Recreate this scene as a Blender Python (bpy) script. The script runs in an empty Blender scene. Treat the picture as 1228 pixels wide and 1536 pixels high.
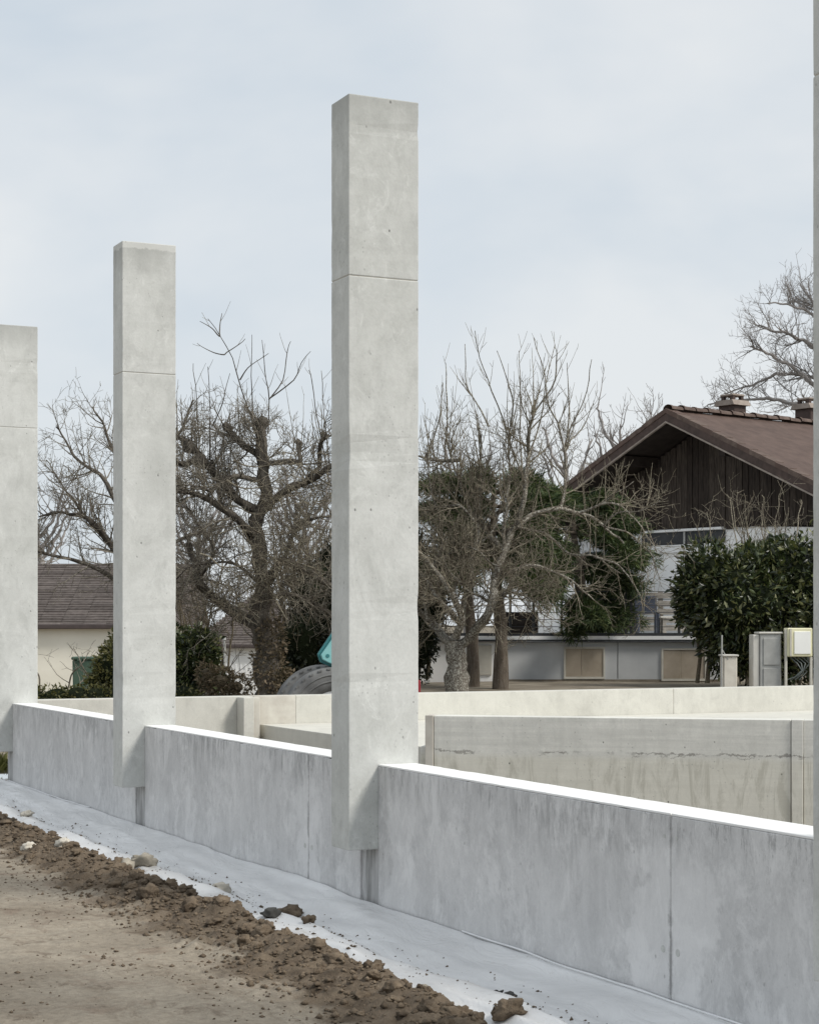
import bpy, bmesh, math, random
import numpy as np
from mathutils import Vector, Matrix, noise as mnoise

# ------------------------------------------------------------------ camera, sky, sun, exposure
S = bpy.context.scene
F, CX, HOR, CAMZ = 2750.0, 614.0, 935.0, 1.6          # focal length and horizon of the photograph, in its pixels
cd = bpy.data.cameras.new('camera'); cam = bpy.data.objects.new('camera', cd)
S.collection.objects.link(cam); S.camera = cam
cam.location = (0, 0, CAMZ); cam.rotation_euler = (math.radians(90), 0, 0)
cd.sensor_fit = 'VERTICAL'; cd.sensor_height = 24; cd.sensor_width = 24
cd.lens = 24 * F / 1536; cd.shift_y = (HOR - 768) / 1536; cd.clip_end = 3000; cd.clip_start = 0.05
TH = math.atan2(1312, 2750)                            # angle of the building site to the view axis
UX, UY = -math.sin(TH), math.cos(TH)                   # u: along the column row, away from the camera
VX, VY = math.cos(TH), math.sin(TH)                    # v: across it, into the site
SUNV = Vector((VX * 0.8 - UX * 1.0, VY * 0.8 - UY * 1.0, 1.3)).normalized()
sl = bpy.data.lights.new('sun', 'SUN'); so = bpy.data.objects.new('sun', sl); S.collection.objects.link(so)
sl.energy = 2.6; sl.angle = math.radians(14); sl.color = (1.0, 0.955, 0.88)
so.rotation_euler = (-SUNV).to_track_quat('-Z', 'Y').to_euler(); so.location = (20, -10, 30)
w = bpy.data.worlds.new('World'); S.world = w; w.use_nodes = True
nt = w.node_tree; nt.nodes.clear()
def wn(t, **k):
    n = nt.nodes.new(t)
    for a, b in k.items(): setattr(n, a, b)
    return n
wo = wn('ShaderNodeOutputWorld'); bg = wn('ShaderNodeBackground'); sky = wn('ShaderNodeTexSky')
sky.sky_type = 'NISHITA'; sky.sun_disc = False
sky.sun_elevation = math.asin(SUNV.z); sky.sun_rotation = math.atan2(SUNV.x, SUNV.y)
sky.air_density = 1.0; sky.dust_density = 2.0
tc = wn('ShaderNodeTexCoord'); mp = wn('ShaderNodeMapping'); mp.inputs['Scale'].default_value = (1, 1, 2.0)
mp.inputs['Location'].default_value = (0.35, 0.2, 0.1)
ns = wn('ShaderNodeTexNoise'); ns.inputs['Scale'].default_value = 3.0; ns.inputs['Detail'].default_value = 5; ns.inputs['Roughness'].default_value = 0.5
ns.inputs['Distortion'].default_value = 0.3
rp = wn('ShaderNodeValToRGB'); rp.color_ramp.elements[0].position = 0.38; rp.color_ramp.elements[1].position = 0.62
rp.color_ramp.elements[0].color = (5.95, 6.65, 7.3, 1); rp.color_ramp.elements[1].color = (7.75, 8.0, 8.15, 1)
mx = wn('ShaderNodeMix', data_type='RGBA'); mx.inputs[0].default_value = 0.88
nt.links.new(tc.outputs['Generated'], mp.inputs[0]); nt.links.new(mp.outputs[0], ns.inputs['Vector'])
nt.links.new(ns.outputs['Fac'], rp.inputs[0])
nt.links.new(sky.outputs[0], mx.inputs[6]); nt.links.new(rp.outputs[0], mx.inputs[7])
nt.links.new(mx.outputs[2], bg.inputs[0]); bg.inputs[1].default_value = 0.1
nt.links.new(bg.outputs[0], wo.inputs[0])
S.view_settings.view_transform = 'Standard'; S.view_settings.look = 'None'
S.view_settings.exposure = 0.12; S.view_settings.gamma = 1.0; S.view_settings.use_curve_mapping = False
S.render.engine = 'CYCLES'

# ------------------------------------------------------------------ helpers
C = S.collection
R = random.Random(7)
def P(px, py, Y):
    return Vector(((px - CX) / F * Y, Y, CAMZ - (py - HOR) / F * Y))
def site(v, u, z=0.0):
    return Vector((VX * v + UX * u, VY * v + UY * u, z))
def tag(o, label=None, cat=None, group=None, kind=None):
    for k, x in (('label', label), ('category', cat), ('group', group), ('kind', kind)):
        if x: o[k] = x
    return o
def link(o, parent=None):
    C.objects.link(o)
    if parent is not None: o.parent = parent
    return o
def empty(name, loc=(0, 0, 0), rz=0.0):
    o = bpy.data.objects.new(name, None); o.location = loc; o.rotation_euler = (0, 0, rz); o.empty_display_size = 0.2
    return link(o)
def obj(name, me, mat=None, parent=None, loc=(0, 0, 0), rz=0.0):
    o = bpy.data.objects.new(name, me); o.location = loc; o.rotation_euler = (0, 0, rz)
    if mat is not None and not me.materials: me.materials.append(mat)
    return link(o, parent)
def ss(a, b, x):
    t = min(1, max(0, (x - a) / (b - a))); return t * t * (3 - 2 * t)

class MB:
    """collects boxes, prisms and bars into one mesh"""
    def __init__(s): s.v = []; s.f = []
    def add(s, vs, fs):
        n = len(s.v); s.v += [tuple(p) for p in vs]; s.f += [tuple(i + n for i in f) for f in fs]; return s
    def box(s, x0, x1, y0, y1, z0, z1):
        return s.add([(x0,y0,z0),(x1,y0,z0),(x1,y1,z0),(x0,y1,z0),(x0,y0,z1),(x1,y0,z1),(x1,y1,z1),(x0,y1,z1)],
                     [(3,2,1,0),(4,5,6,7),(0,1,5,4),(1,2,6,5),(2,3,7,6),(3,0,4,7)])
    def prism(s, poly, y0, y1):                        # polygon in x,z swept along y
        n = len(poly)
        vs = [(x, y0, z) for x, z in poly] + [(x, y1, z) for x, z in poly]
        fs = [tuple(range(n)), tuple(range(2*n-1, n-1, -1))] + [(i+n, (i+1) % n + n, (i+1) % n, i) for i in range(n)]
        return s.add(vs, fs)
    def slab(s, poly, z0, z1):                         # polygon in x,y swept along z
        n = len(poly)
        vs = [(x, y, z0) for x, y in poly] + [(x, y, z1) for x, y in poly]
        fs = [tuple(range(n-1, -1, -1)), tuple(range(n, 2*n))] + [(i, (i+1) % n, (i+1) % n + n, i+n) for i in range(n)]
        return s.add(vs, fs)
    def bar(s, a, b, r, k=8, r2=None):
        a = Vector(a); b = Vector(b); r2 = r if r2 is None else r2
        t = (b - a).normalized(); n = t.orthogonal().normalized(); m = t.cross(n)
        vs = []
        for p, q in ((a, r), (b, r2)):
            for i in range(k):
                an = 2 * math.pi * i / k; vs.append(p + n * (q * math.cos(an)) + m * (q * math.sin(an)))
        fs = [(i, (i+1) % k, (i+1) % k + k, i+k) for i in range(k)] + [tuple(range(k-1, -1, -1)), tuple(range(k, 2*k))]
        return s.add(vs, fs)
    def mesh(s, name, bevel=0.0, seg=1, smooth=False):
        me = bpy.data.meshes.new(name); me.from_pydata(s.v, [], s.f)
        bm = bmesh.new(); bm.from_mesh(me)
        bmesh.ops.recalc_face_normals(bm, faces=bm.faces)
        if bevel > 0:
            bmesh.ops.bevel(bm, geom=bm.edges[:], offset=bevel, segments=seg, affect='EDGES', profile=0.5)
        bm.to_mesh(me); bm.free()
        if smooth: me.polygons.foreach_set('use_smooth', [True] * len(me.polygons))
        me.update(); return me
    def build(s, name, mat, parent=None, bevel=0.0, seg=1, smooth=False, loc=(0,0,0), rz=0.0):
        return obj(name, s.mesh(name, bevel, seg, smooth), mat, parent, loc, rz)

def mesh_np(name, V, Fq, smooth=True):
    """V (n,3), Fq (m,k) with k = 3 or 4"""
    me = bpy.data.meshes.new(name); V = np.asarray(V, np.float32); Fq = np.asarray(Fq, np.int32)
    m, k = Fq.shape
    me.vertices.add(len(V)); me.vertices.foreach_set('co', V.ravel())
    me.loops.add(m * k); me.loops.foreach_set('vertex_index', Fq.ravel())
    me.polygons.add(m); me.polygons.foreach_set('loop_start', np.arange(0, m * k, k, dtype=np.int32))
    if smooth: me.polygons.foreach_set('use_smooth', np.ones(m, bool))
    me.update(calc_edges=True); me.validate(); return me

class Tubes:
    """tapered tubes along polylines, meshed in batches"""
    def __init__(s): s.g = {}
    def add(s, pts, rad, k=3):
        s.g.setdefault((len(pts), k), []).append((pts, rad))
    def mesh(s, name, off=(0, 0, 0)):
        Vs, Fs, n0 = [], [], 0
        rng = np.random.default_rng(3)
        for (N, k), L in s.g.items():
            A = np.array([p for p, r in L], float) - np.array(off); B = np.array([r for p, r in L], float)
            T = np.gradient(A, axis=1); T /= np.linalg.norm(T, axis=2, keepdims=True) + 1e-9
            ref = rng.normal(size=(len(L), 1, 3)); ref = ref - T.mean(1, keepdims=True) * (ref * T.mean(1, keepdims=True)).sum(2, keepdims=True)
            n1 = ref - T * (ref * T).sum(2, keepdims=True); n1 /= np.linalg.norm(n1, axis=2, keepdims=True) + 1e-9
            n2 = np.cross(T, n1)
            an = 2 * np.pi * np.arange(k) / k
            J = rng.uniform(0.82, 1.16, (len(L), N, k, 1)) if k >= 8 else 1.0
            V = A[:, :, None, :] + J * B[:, :, None, None] * (n1[:, :, None, :] * np.cos(an)[None, None, :, None] + n2[:, :, None, :] * np.sin(an)[None, None, :, None])
            M = len(L); idx = np.arange(M * N * k).reshape(M, N, k) + n0
            a = idx[:, :-1, :]; b = np.roll(idx, -1, 2)[:, :-1, :]; c = np.roll(idx, -1, 2)[:, 1:, :]; d = idx[:, 1:, :]
            Fs.append(np.stack([a, b, c, d], -1).reshape(-1, 4)); Vs.append(V.reshape(-1, 3)); n0 += M * N * k
        return mesh_np(name, np.concatenate(Vs), np.concatenate(Fs))

# ------------------------------------------------------------------ materials
class NB:
    def __init__(s, name, rough=0.85, spec=0.3):
        s.m = bpy.data.materials.new(name); s.m.use_nodes = True; s.t = s.m.node_tree
        s.b = s.t.nodes['Principled BSDF']; s.b.inputs['Roughness'].default_value = rough
        s.b.inputs['Specular IOR Level'].default_value = spec
    def n(s, t, **k):
        x = s.t.nodes.new(t)
        for a, b in k.items(): setattr(x, a, b)
        return x
    def l(s, a, b): s.t.links.new(a, b)
    def coords(s, mode='site', scale=(1, 1, 1)):
        if mode == 'site':
            g = s.n('ShaderNodeNewGeometry'); r = s.n('ShaderNodeMapping'); r.inputs['Rotation'].default_value = (0, 0, -TH); s.l(g.outputs['Position'], r.inputs[0]); o = r.outputs[0]
        elif mode == 'world': o = s.n('ShaderNodeNewGeometry').outputs['Position']
        else: o = s.n('ShaderNodeTexCoord').outputs['Object']
        if scale != (1, 1, 1):
            m = s.n('ShaderNodeMapping'); m.inputs['Scale'].default_value = scale; s.l(o, m.inputs[0]); o = m.outputs[0]
        return o
    def noise(s, co, scale, detail=4, rough=0.55, dist=0.0):
        x = s.n('ShaderNodeTexNoise'); x.inputs['Scale'].default_value = scale; x.inputs['Detail'].default_value = detail
        x.inputs['Roughness'].default_value = rough; x.inputs['Distortion'].default_value = dist
        s.l(co, x.inputs['Vector']); return x.outputs['Fac']
    def ramp(s, fac, *st):
        x = s.n('ShaderNodeValToRGB'); e = x.color_ramp.elements
        while len(e) < len(st): e.new(0.5)
        for i, (p, c) in enumerate(st):
            e[i].position = p; e[i].color = (c, c, c, 1) if isinstance(c, (int, float)) else (*c, 1)
        s.l(fac, x.inputs[0]); return x.outputs[0]
    def mix(s, fac, a, b, mode='MIX'):
        x = s.n('ShaderNodeMix', data_type='RGBA', blend_type=mode)
        for i, q in ((0, fac), (6, a), (7, b)):
            if hasattr(q, 'is_linked') or isinstance(q, bpy.types.NodeSocket): s.l(q, x.inputs[i])
            elif isinstance(q, (int, float)): x.inputs[i].default_value = q if i == 0 else (q, q, q, 1)
            else: x.inputs[i].default_value = (*q, 1)
        return x.outputs[2]
    def math(s, op, a, b=0.0, c=None):
        x = s.n('ShaderNodeMath', operation=op)
        for i, q in enumerate((a, b) if c is None else (a, b, c)):
            if isinstance(q, bpy.types.NodeSocket): s.l(q, x.inputs[i])
            else: x.inputs[i].default_value = q
        return x.outputs[0]
    def sep(s, co):
        x = s.n('ShaderNodeSeparateXYZ'); s.l(co, x.inputs[0]); return x.outputs
    def sstep(s, a, b, x):
        m = s.n('ShaderNodeMapRange', interpolation_type='SMOOTHSTEP')
        m.inputs['From Min'].default_value = a; m.inputs['From Max'].default_value = b; s.l(x, m.inputs['Value']); return m.outputs[0]
    def bump(s, h, strength=0.3, dist=0.02):
        x = s.n('ShaderNodeBump'); x.inputs['Strength'].default_value = strength; x.inputs['Distance'].default_value = dist
        s.l(h, x.inputs['Height']); s.l(x.outputs[0], s.b.inputs['Normal'])
    def col(s, c):
        if isinstance(c, bpy.types.NodeSocket): s.l(c, s.b.inputs['Base Color'])
        else: s.b.inputs['Base Color'].default_value = (*c, 1)
        return s

def rough_box(name, x0, x1, y0, y1, z0, z1, axis, step=0.05, amp=0.002, chip=0.010, bev=0.006, key=0.0):
    """bevelled box cut into short lengths whose arrises waver and chip a little"""
    me = MB().box(x0, x1, y0, y1, z0, z1).mesh(name, bev, 2); bm = bmesh.new(); bm.from_mesh(me)
    a, b_ = ((x0, x1), (y0, y1), (z0, z1))[axis]; no = Vector((0, 0, 0)); no[axis] = 1; k = a + step
    while k < b_ - 0.01:
        co = Vector((0, 0, 0)); co[axis] = k
        bmesh.ops.bisect_plane(bm, geom=bm.verts[:] + bm.edges[:] + bm.faces[:], plane_co=co, plane_no=no); k += step
    ctr = Vector(((x0 + x1) / 2, (y0 + y1) / 2, (z0 + z1) / 2))
    for v in bm.verts:
        q = v.co * 7 + Vector((key * 3.7, key, key * 1.3)); n = mnoise.noise(q * 3)
        dirn = ctr - v.co; dirn[axis] = 0; dirn.normalize()
        e = amp * n + chip * max(0, mnoise.noise(q * 0.9 + Vector((9, 2, 4))) - 0.42) * 2.2
        v.co += Vector((math.copysign(1, dirn.x) * abs(e) if axis != 0 else 0, math.copysign(1, dirn.y) * abs(e) if axis != 1 else 0, math.copysign(1, dirn.z) * abs(e) if axis != 2 else 0))
    bm.to_mesh(me); bm.free(); return me
def concrete(name, light, dark, pits=0.6, streak=0.25, wall=None, patches=(), crack=None, under=None, boards=False, tops=False, rough=1.0):
    b = NB(name, 0.88, 0.25); co = b.coords('site')
    big = b.ramp(b.noise(co, 1.3, 5, 0.6, 0.4), (0.34, 0.0), (0.66, 1.0))
    mid = b.ramp(b.noise(co, 6.5, 6, 0.65), (0.36, 0.0), (0.68, 1.0))
    fine = b.noise(co, 60, 4, 0.7)
    c = b.mix(big, dark, light)
    c = b.mix(b.math('MULTIPLY', b.ramp(b.noise(b.coords('site', (1, 1, 0.6)), 3.3, 9, 0.78, 0.8), (0.5, 0.0), (0.62, 1.0)), 0.42 * rough), c, tuple(q * 0.74 for q in dark))
    c = b.mix(b.math('MULTIPLY', b.ramp(b.noise(b.coords('site', (1, 1, 0.7)), 8.0, 9, 0.8, 0.8), (0.54, 0.0), (0.64, 1.0)), 0.32 * rough), c, tuple(q * 0.7 for q in dark))
    c = b.mix(b.math('MULTIPLY', b.ramp(b.noise(b.coords('site', (1.3, 1.3, 0.8)), 5.0, 9, 0.78, 1.0), (0.55, 0.0), (0.63, 1.0)), 0.5 * rough), c, tuple(min(1, q * 1.17) for q in light))
    c = b.mix(b.math('MULTIPLY', mid, 0.45), c, tuple(min(1, x * 1.1) for x in light))
    c = b.mix(0.22, c, b.ramp(fine, (0.3, 0.55), (0.7, 1.0)), 'MULTIPLY')
    st = b.ramp(b.noise(b.coords('site', (7, 7, 0.7)), 1.6, 5, 0.6), (0.45, 0.0), (0.72, 1.0))
    c = b.mix(b.math('MULTIPLY', st, streak), c, tuple(x * 0.72 for x in dark))
    x, y, z = b.sep(co)
    if wall:                                           # run-off stains below the top edge of the panels
        z0, z1 = wall
        dr = b.ramp(b.noise(b.coords('site', (13, 13, 3.2)), 1.0, 6, 0.75, 0.9), (0.44, 0.0), (0.60, 1.0))
        up = b.math('MULTIPLY', b.sstep(z0, z1, z), dr)
        d2 = b.ramp(b.noise(b.coords('site', (26, 26, 5)), 1.0, 7, 0.8, 0.4), (0.53, 0.0), (0.60, 1.0))
        c = b.mix(b.math('MULTIPLY', b.math('MULTIPLY', b.sstep(0.52, 0.8, z), d2), 0.6), c, tuple(q * 0.45 for q in dark))
        w2 = b.ramp(b.noise(b.coords('site', (2.2, 2.2, 1.5)), 1.5, 9, 0.78, 0.3), (0.50, 0.0), (0.60, 1.0))
        c = b.mix(b.math('MULTIPLY', w2, 0.5), c, tuple(min(1, q * 1.22) for q in light))
        k2 = b.ramp(b.noise(b.coords('site', (18, 18, 6)), 1.0, 8, 0.8, 0.3), (0.60, 0.0), (0.66, 1.0))
        c = b.mix(b.math('MULTIPLY', k2, 0.42), c, tuple(q * 0.6 for q in dark))
        br = b.ramp(b.noise(co, 1.1, 3), (0.4, 0.15), (0.6, 1.0))
        c = b.mix(b.math('MULTIPLY', b.math('MULTIPLY', up, br), 0.62), c, tuple(q * 0.5 for q in dark))
        lp = b.ramp(b.noise(b.coords('site', (2.4, 2.4, 1.3)), 1.6, 6, 0.7, 0.9), (0.48, 0.0), (0.64, 1.0))
        c = b.mix(b.math('MULTIPLY', lp, 0.25), c, tuple(min(1, q * 1.2) for q in light))
    for (uc, hw, k) in patches:                        # laitance runs beside the formwork joints
        d = b.math('ABSOLUTE', b.math('SUBTRACT', b.math('ADD', y, b.math('MULTIPLY', b.math('SUBTRACT', b.noise(b.coords('site', (1.5, 1.5, 2.2)), 1.6, 4, 0.6), 0.5), hw * 3.2)), uc))
        m = b.math('MULTIPLY', b.math('SUBTRACT', 1.0, b.sstep(hw * 0.75, hw, d)), b.math('SUBTRACT', 1.0, b.sstep(0.52, 0.74, z)))
        c = b.mix(b.math('MULTIPLY', m, k), c, tuple(min(1, q * 1.28) for q in light))
        jd = b.math('ABSOLUTE', b.math('SUBTRACT', b.math('ADD', y, b.math('MULTIPLY', b.math('SUBTRACT', b.noise(b.coords('site', (1, 1, 1)), 9, 6, 0.75), 0.5), 0.06)), uc))
        jm = b.math('MULTIPLY', b.math('SUBTRACT', 1.0, b.sstep(0.004, 0.022, jd)), b.ramp(b.noise(co, 5, 5, 0.7), (0.42, 0.0), (0.55, 1.0)))
        if k > 0.29: c = b.mix(b.math('MULTIPLY', jm, 0.6), c, tuple(q * 0.45 for q in dark))
    if boards:                                         # board-marked face with a rough construction joint
        bd = b.ramp(b.noise(b.coords('site', (0.9, 0.9, 22)), 1.0, 4, 0.65, 0.3), (0.42, 0.0), (0.66, 1.0))
        c = b.mix(b.math('MULTIPLY', bd, 0.4), c, tuple(q * 0.72 for q in dark))
        low = b.sstep(0.5, 0.42, z) if False else b.math('SUBTRACT', 1.0, b.sstep(0.42, 0.5, z))
        c = b.mix(b.math('MULTIPLY', low, 0.45), c, (0.70, 0.67, 0.56))
        vd = b.ramp(b.noise(b.coords('site', (9, 9, 1.6)), 1.0, 6, 0.75, 0.8), (0.5, 0.0), (0.62, 1.0)); c = b.mix(b.math('MULTIPLY', b.math('MULTIPLY', vd, low), 0.5), c, (0.40, 0.385, 0.32))
        wav = b.math('ADD', z, b.math('MULTIPLY', b.math('SUBTRACT', b.noise(co, 7.0, 7, 0.8, 0.6), 0.5), 0.12))
        wid = b.math('MULTIPLY', b.ramp(b.noise(co, 17, 5, 0.7), (0.38, 0.15), (0.7, 2.6)), 0.006)
        ck = b.math('LESS_THAN', b.math('ABSOLUTE', b.math('SUBTRACT', wav, 0.5)), wid)
        wv2 = b.math('ADD', z, b.math('MULTIPLY', b.math('SUBTRACT', b.noise(co, 11.0, 6, 0.8, 0.8), 0.5), 0.13))
        ck = b.math('MAXIMUM', ck, b.math('MULTIPLY', b.math('LESS_THAN', b.math('ABSOLUTE', b.math('SUBTRACT', wv2, 0.475)), b.math('MULTIPLY', wid, 0.6)), b.ramp(b.noise(co, 2.6, 3), (0.5, 0.0), (0.54, 1.0))))
        br = b.ramp(b.noise(co, 4.0, 4), (0.46, 0.0), (0.56, 1.0))
        c = b.mix(b.math('MULTIPLY', b.math('MULTIPLY', ck, br), 0.6), c, (0.13, 0.12, 0.1))
    if tops:                                           # dark weathering and pale crust at the heads of the columns
        zn = b.math('ADD', z, b.math('MULTIPLY', b.math('SUBTRACT', b.noise(b.coords('site', (5, 5, 2.5)), 1.0, 6, 0.7), 0.5), 0.45))
        c = b.mix(b.math('MULTIPLY', b.sstep(4.25, 4.62, zn), 0.6), c, tuple(q * 0.62 for q in dark))
        gl_ = b.ramp(b.noise(b.coords('site', (1.6, 1.6, 0.9)), 1.5, 5, 0.65, 0.8), (0.48, 0.0), (0.7, 1.0))
        c = b.mix(b.math('MULTIPLY', gl_, 0.42), c, tuple(q * 0.8 for q in dark))
        zc = b.math('ADD', z, b.math('MULTIPLY', b.math('SUBTRACT', b.noise(b.coords('site', (9, 9, 9)), 1.0, 4, 0.6), 0.5), 0.10))
        c = b.mix(b.math('MULTIPLY', b.math('MULTIPLY', b.sstep(4.525, 4.54, zc), b.math('SUBTRACT', b.sstep(13.0, 13.2, y), b.sstep(16.0, 16.2, y))), 0.55), c, (0.70, 0.705, 0.68))
        sc_ = b.ramp(b.noise(b.coords('site', (11, 11, 4)), 1.0, 6, 0.75, 0.5), (0.66, 0.0), (0.70, 1.0))
        c = b.mix(b.math('MULTIPLY', sc_, 0.4), c, tuple(q * 0.6 for q in dark))
    vo = b.n('ShaderNodeTexVoronoi'); vo.inputs['Scale'].default_value = 11; b.l(b.coords('site', (1, 1, 0.7)), vo.inputs['Vector'])
    pit = b.math('SUBTRACT', 1.0, b.sstep(0.03, 0.09, vo.outputs['Distance']))
    pm = b.math('MULTIPLY', pit, b.ramp(b.noise(co, 2.3, 2), (0.47, 0.0), (0.53, 1.0)))
    c = b.mix(b.math('MULTIPLY', pm, pits), c, (0.1, 0.1, 0.095))
    v2 = b.n('ShaderNodeTexVoronoi'); v2.inputs['Scale'].default_value = 34; b.l(b.coords('site', (1, 1, 0.8)), v2.inputs['Vector'])
    p2 = b.math('MULTIPLY', b.math('SUBTRACT', 1.0, b.sstep(0.10, 0.22, v2.outputs['Distance'])), b.ramp(b.noise(co, 3.1, 4, 0.6), (0.54, 0.0), (0.60, 1.0)))
    c = b.mix(b.math('MULTIPLY', p2, pits * 0.6), c, tuple(q * 0.45 for q in dark))
    b.col(c)
    h = b.math('SUBTRACT', b.math('ADD', b.math('MULTIPLY', mid, 0.25), b.math('MULTIPLY', fine, 0.3)), b.math('MULTIPLY', pm, 1.5))
    b.bump(h, 0.35, 0.006)
    return b.m

def simple(name, c1, c2, scale=6, rough=0.8, spec=0.3, mode='object', stretch=(1, 1, 1), bump=0.0, detail=5, island=0.0):
    b = NB(name, rough, spec); co = b.coords(mode, stretch)
    f = b.ramp(b.noise(co, scale, detail, 0.6), (0.33, 0.0), (0.67, 1.0)); c = b.mix(f, c1, c2)
    if island:
        g = b.n('ShaderNodeNewGeometry'); c = b.mix(island, c, b.ramp(g.outputs['Random Per Island'], (0.0, 0.25), (1.0, 1.0)), 'MULTIPLY')
    b.col(c)
    if bump: b.bump(b.noise(co, scale * 4, 5, 0.6), bump, 0.02)
    return b.m

def leafmat(name, cs, rough=0.45, spec=0.4, trans=0.15):
    b = NB(name, rough, spec); g = b.n('ShaderNodeNewGeometry'); r = g.outputs['Random Per Island']
    c = b.ramp(r, *[(i / (len(cs) - 1), q) for i, q in enumerate(cs)])
    n = b.ramp(b.noise(b.coords('world'), 1.6, 3), (0.35, 0.55), (0.65, 1.0))
    b.col(b.mix(1.0, c, n, 'MULTIPLY'))
    tr = b.n('ShaderNodeBsdfTranslucent'); b.l(b.mix(1.0, c, (1.3, 1.4, 0.7), 'MULTIPLY'), tr.inputs['Color'])
    ms = b.n('ShaderNodeMixShader'); ms.inputs[0].default_value = trans
    out = b.t.nodes['Material Output']; b.l(b.b.outputs[0], ms.inputs[1]); b.l(tr.outputs[0], ms.inputs[2]); b.l(ms.outputs[0], out.inputs[0])
    return b.m

def bark(name, c1, c2, lichen, amt, stretch=(1, 1, 0.35), scale=9):
    b = NB(name, 0.92, 0.15); co = b.coords('world'); cs = b.coords('world', stretch)
    f = b.ramp(b.noise(cs, scale, 6, 0.65, 0.4), (0.35, 0.0), (0.68, 1.0)); c = b.mix(f, c1, c2)
    li = b.ramp(b.noise(co, 38, 7, 0.8), (0.62 - amt * 0.3, 0.0), (0.70 - amt * 0.3, 1.0))
    c = b.mix(li, c, lichen)
    g = b.n('ShaderNodeNewGeometry'); c = b.mix(0.55, c, b.ramp(g.outputs['Random Per Island'], (0.0, 0.45), (1.0, 1.25)), 'MULTIPLY')
    b.col(c); b.bump(b.noise(cs, scale * 3, 6, 0.7), 0.8, 0.03); return b.m

M = {}
M['column'] = concrete('column_concrete', (0.655, 0.665, 0.645), (0.53, 0.54, 0.515), 0.7, 0.10, tops=True)
M['wall'] = concrete('wall_concrete', (0.69, 0.688, 0.686), (0.555, 0.555, 0.557), 0.35, 0.12, wall=(0.34, 0.82), patches=((6.5, 0.30, 0.4), (10.5, 0.2, 0.3), (9.15, 0.16, 0.28)))
M['top_sunlit'] = simple('wall_top_sunlit', (0.80, 0.80, 0.79), (0.90, 0.90, 0.89), 5, 0.8, 0.2, 'world')  # same concrete as the panels, whitened: sunlight on the top put into the colour
M['pier'] = simple('pier_concrete_wet', (0.25, 0.25, 0.245), (0.58, 0.58, 0.58), 4, 0.7, 0.3, 'site', (5, 5, 0.8))
M['cream'] = concrete('cream_concrete', (0.66, 0.65, 0.595), (0.57, 0.56, 0.51), 0.3, 0.14, rough=0.7)
M['slab'] = concrete('slab_concrete', (0.68, 0.665, 0.60), (0.60, 0.585, 0.53), 0.1, 0.05, rough=0.6)
M['board'] = concrete('board_marked_concrete', (0.78, 0.77, 0.715), (0.69, 0.685, 0.635), 1.0, 0.32, boards=True)
M['patch'] = simple('patched_concrete', (0.48, 0.45, 0.40), (0.62, 0.60, 0.54), 5, 0.9, 0.2, 'world')

# soil
def soil_mat():
    b = NB('soil', 0.95, 0.15); co = b.coords('site'); x, y, z = b.sep(co)
    edge = b.math('ADD', x, b.math('MULTIPLY', b.math('SUBTRACT', b.noise(co, 1.3, 5, 0.6), 0.5), 1.3))
    dk = b.sstep(2.93, 3.16, edge)
    n1 = b.ramp(b.noise(co, 0.9, 6, 0.62, 0.5), (0.34, 0.0), (0.66, 1.0)); n2 = b.noise(co, 22, 6, 0.7)
    dry = b.mix(n1, (0.285, 0.243, 0.19), (0.43, 0.375, 0.30))
    dry = b.mix(b.ramp(b.noise(co, 2.6, 5, 0.6, 0.8), (0.56, 0.0), (0.68, 0.75)), dry, (0.25, 0.19, 0.145))
    wet = b.mix(b.ramp(b.noise(co, 5, 6, 0.65), (0.35, 0.0), (0.7, 1.0)), (0.095, 0.073, 0.053), (0.25, 0.197, 0.143))
    sc = b.ramp(b.noise(b.coords('site', (1.0, 0.7, 1)), 5.5, 6, 0.75, 0.6), (0.55, 0.0), (0.64, 1.0))
    c = b.mix(dk, dry, wet)
    c = b.mix(b.math('MULTIPLY', sc, 0.55), c, (0.15, 0.112, 0.08))
    tk = b.ramp(b.noise(b.coords('site', (3.2, 0.35, 1)), 1.6, 7, 0.72, 0.5), (0.54, 0.0), (0.66, 1.0))
    c = b.mix(b.math('MULTIPLY', tk, 0.3), c, (0.19, 0.145, 0.102))
    c = b.mix(b.ramp(b.noise(co, 34, 7, 0.8), (0.6, 0.0), (0.68, 0.6)), c, (0.10, 0.075, 0.052))
    c = b.mix(b.ramp(b.noise(co, 41, 7, 0.8), (0.62, 0.0), (0.70, 0.5)), c, (0.55, 0.48, 0.39))
    c = b.mix(0.6, c, b.ramp(n2, (0.3, 0.66), (0.68, 1.3)), 'MULTIPLY')
    b.col(c); b.bump(b.math('ADD', n2, b.noise(co, 70, 5, 0.75)), 0.7, 0.025); return b.m
M['soil'] = soil_mat()
M['clod'] = simple('clod_soil', (0.09, 0.069, 0.05), (0.23, 0.18, 0.13), 9, 0.95, 0.1, 'world', bump=0.9)
M['stone'] = simple('field_stone', (0.26, 0.235, 0.19), (0.46, 0.42, 0.35), 7, 0.85, 0.2, 'world', bump=0.5)
M['paleston'] = simple('pale_stone', (0.5, 0.46, 0.39), (0.68, 0.64, 0.56), 7, 0.85, 0.2, 'world', bump=0.5)
M['darkstone'] = simple('dark_stone', (0.05, 0.05, 0.048), (0.12, 0.115, 0.105), 7, 0.8, 0.2, 'world', bump=0.5)
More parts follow.
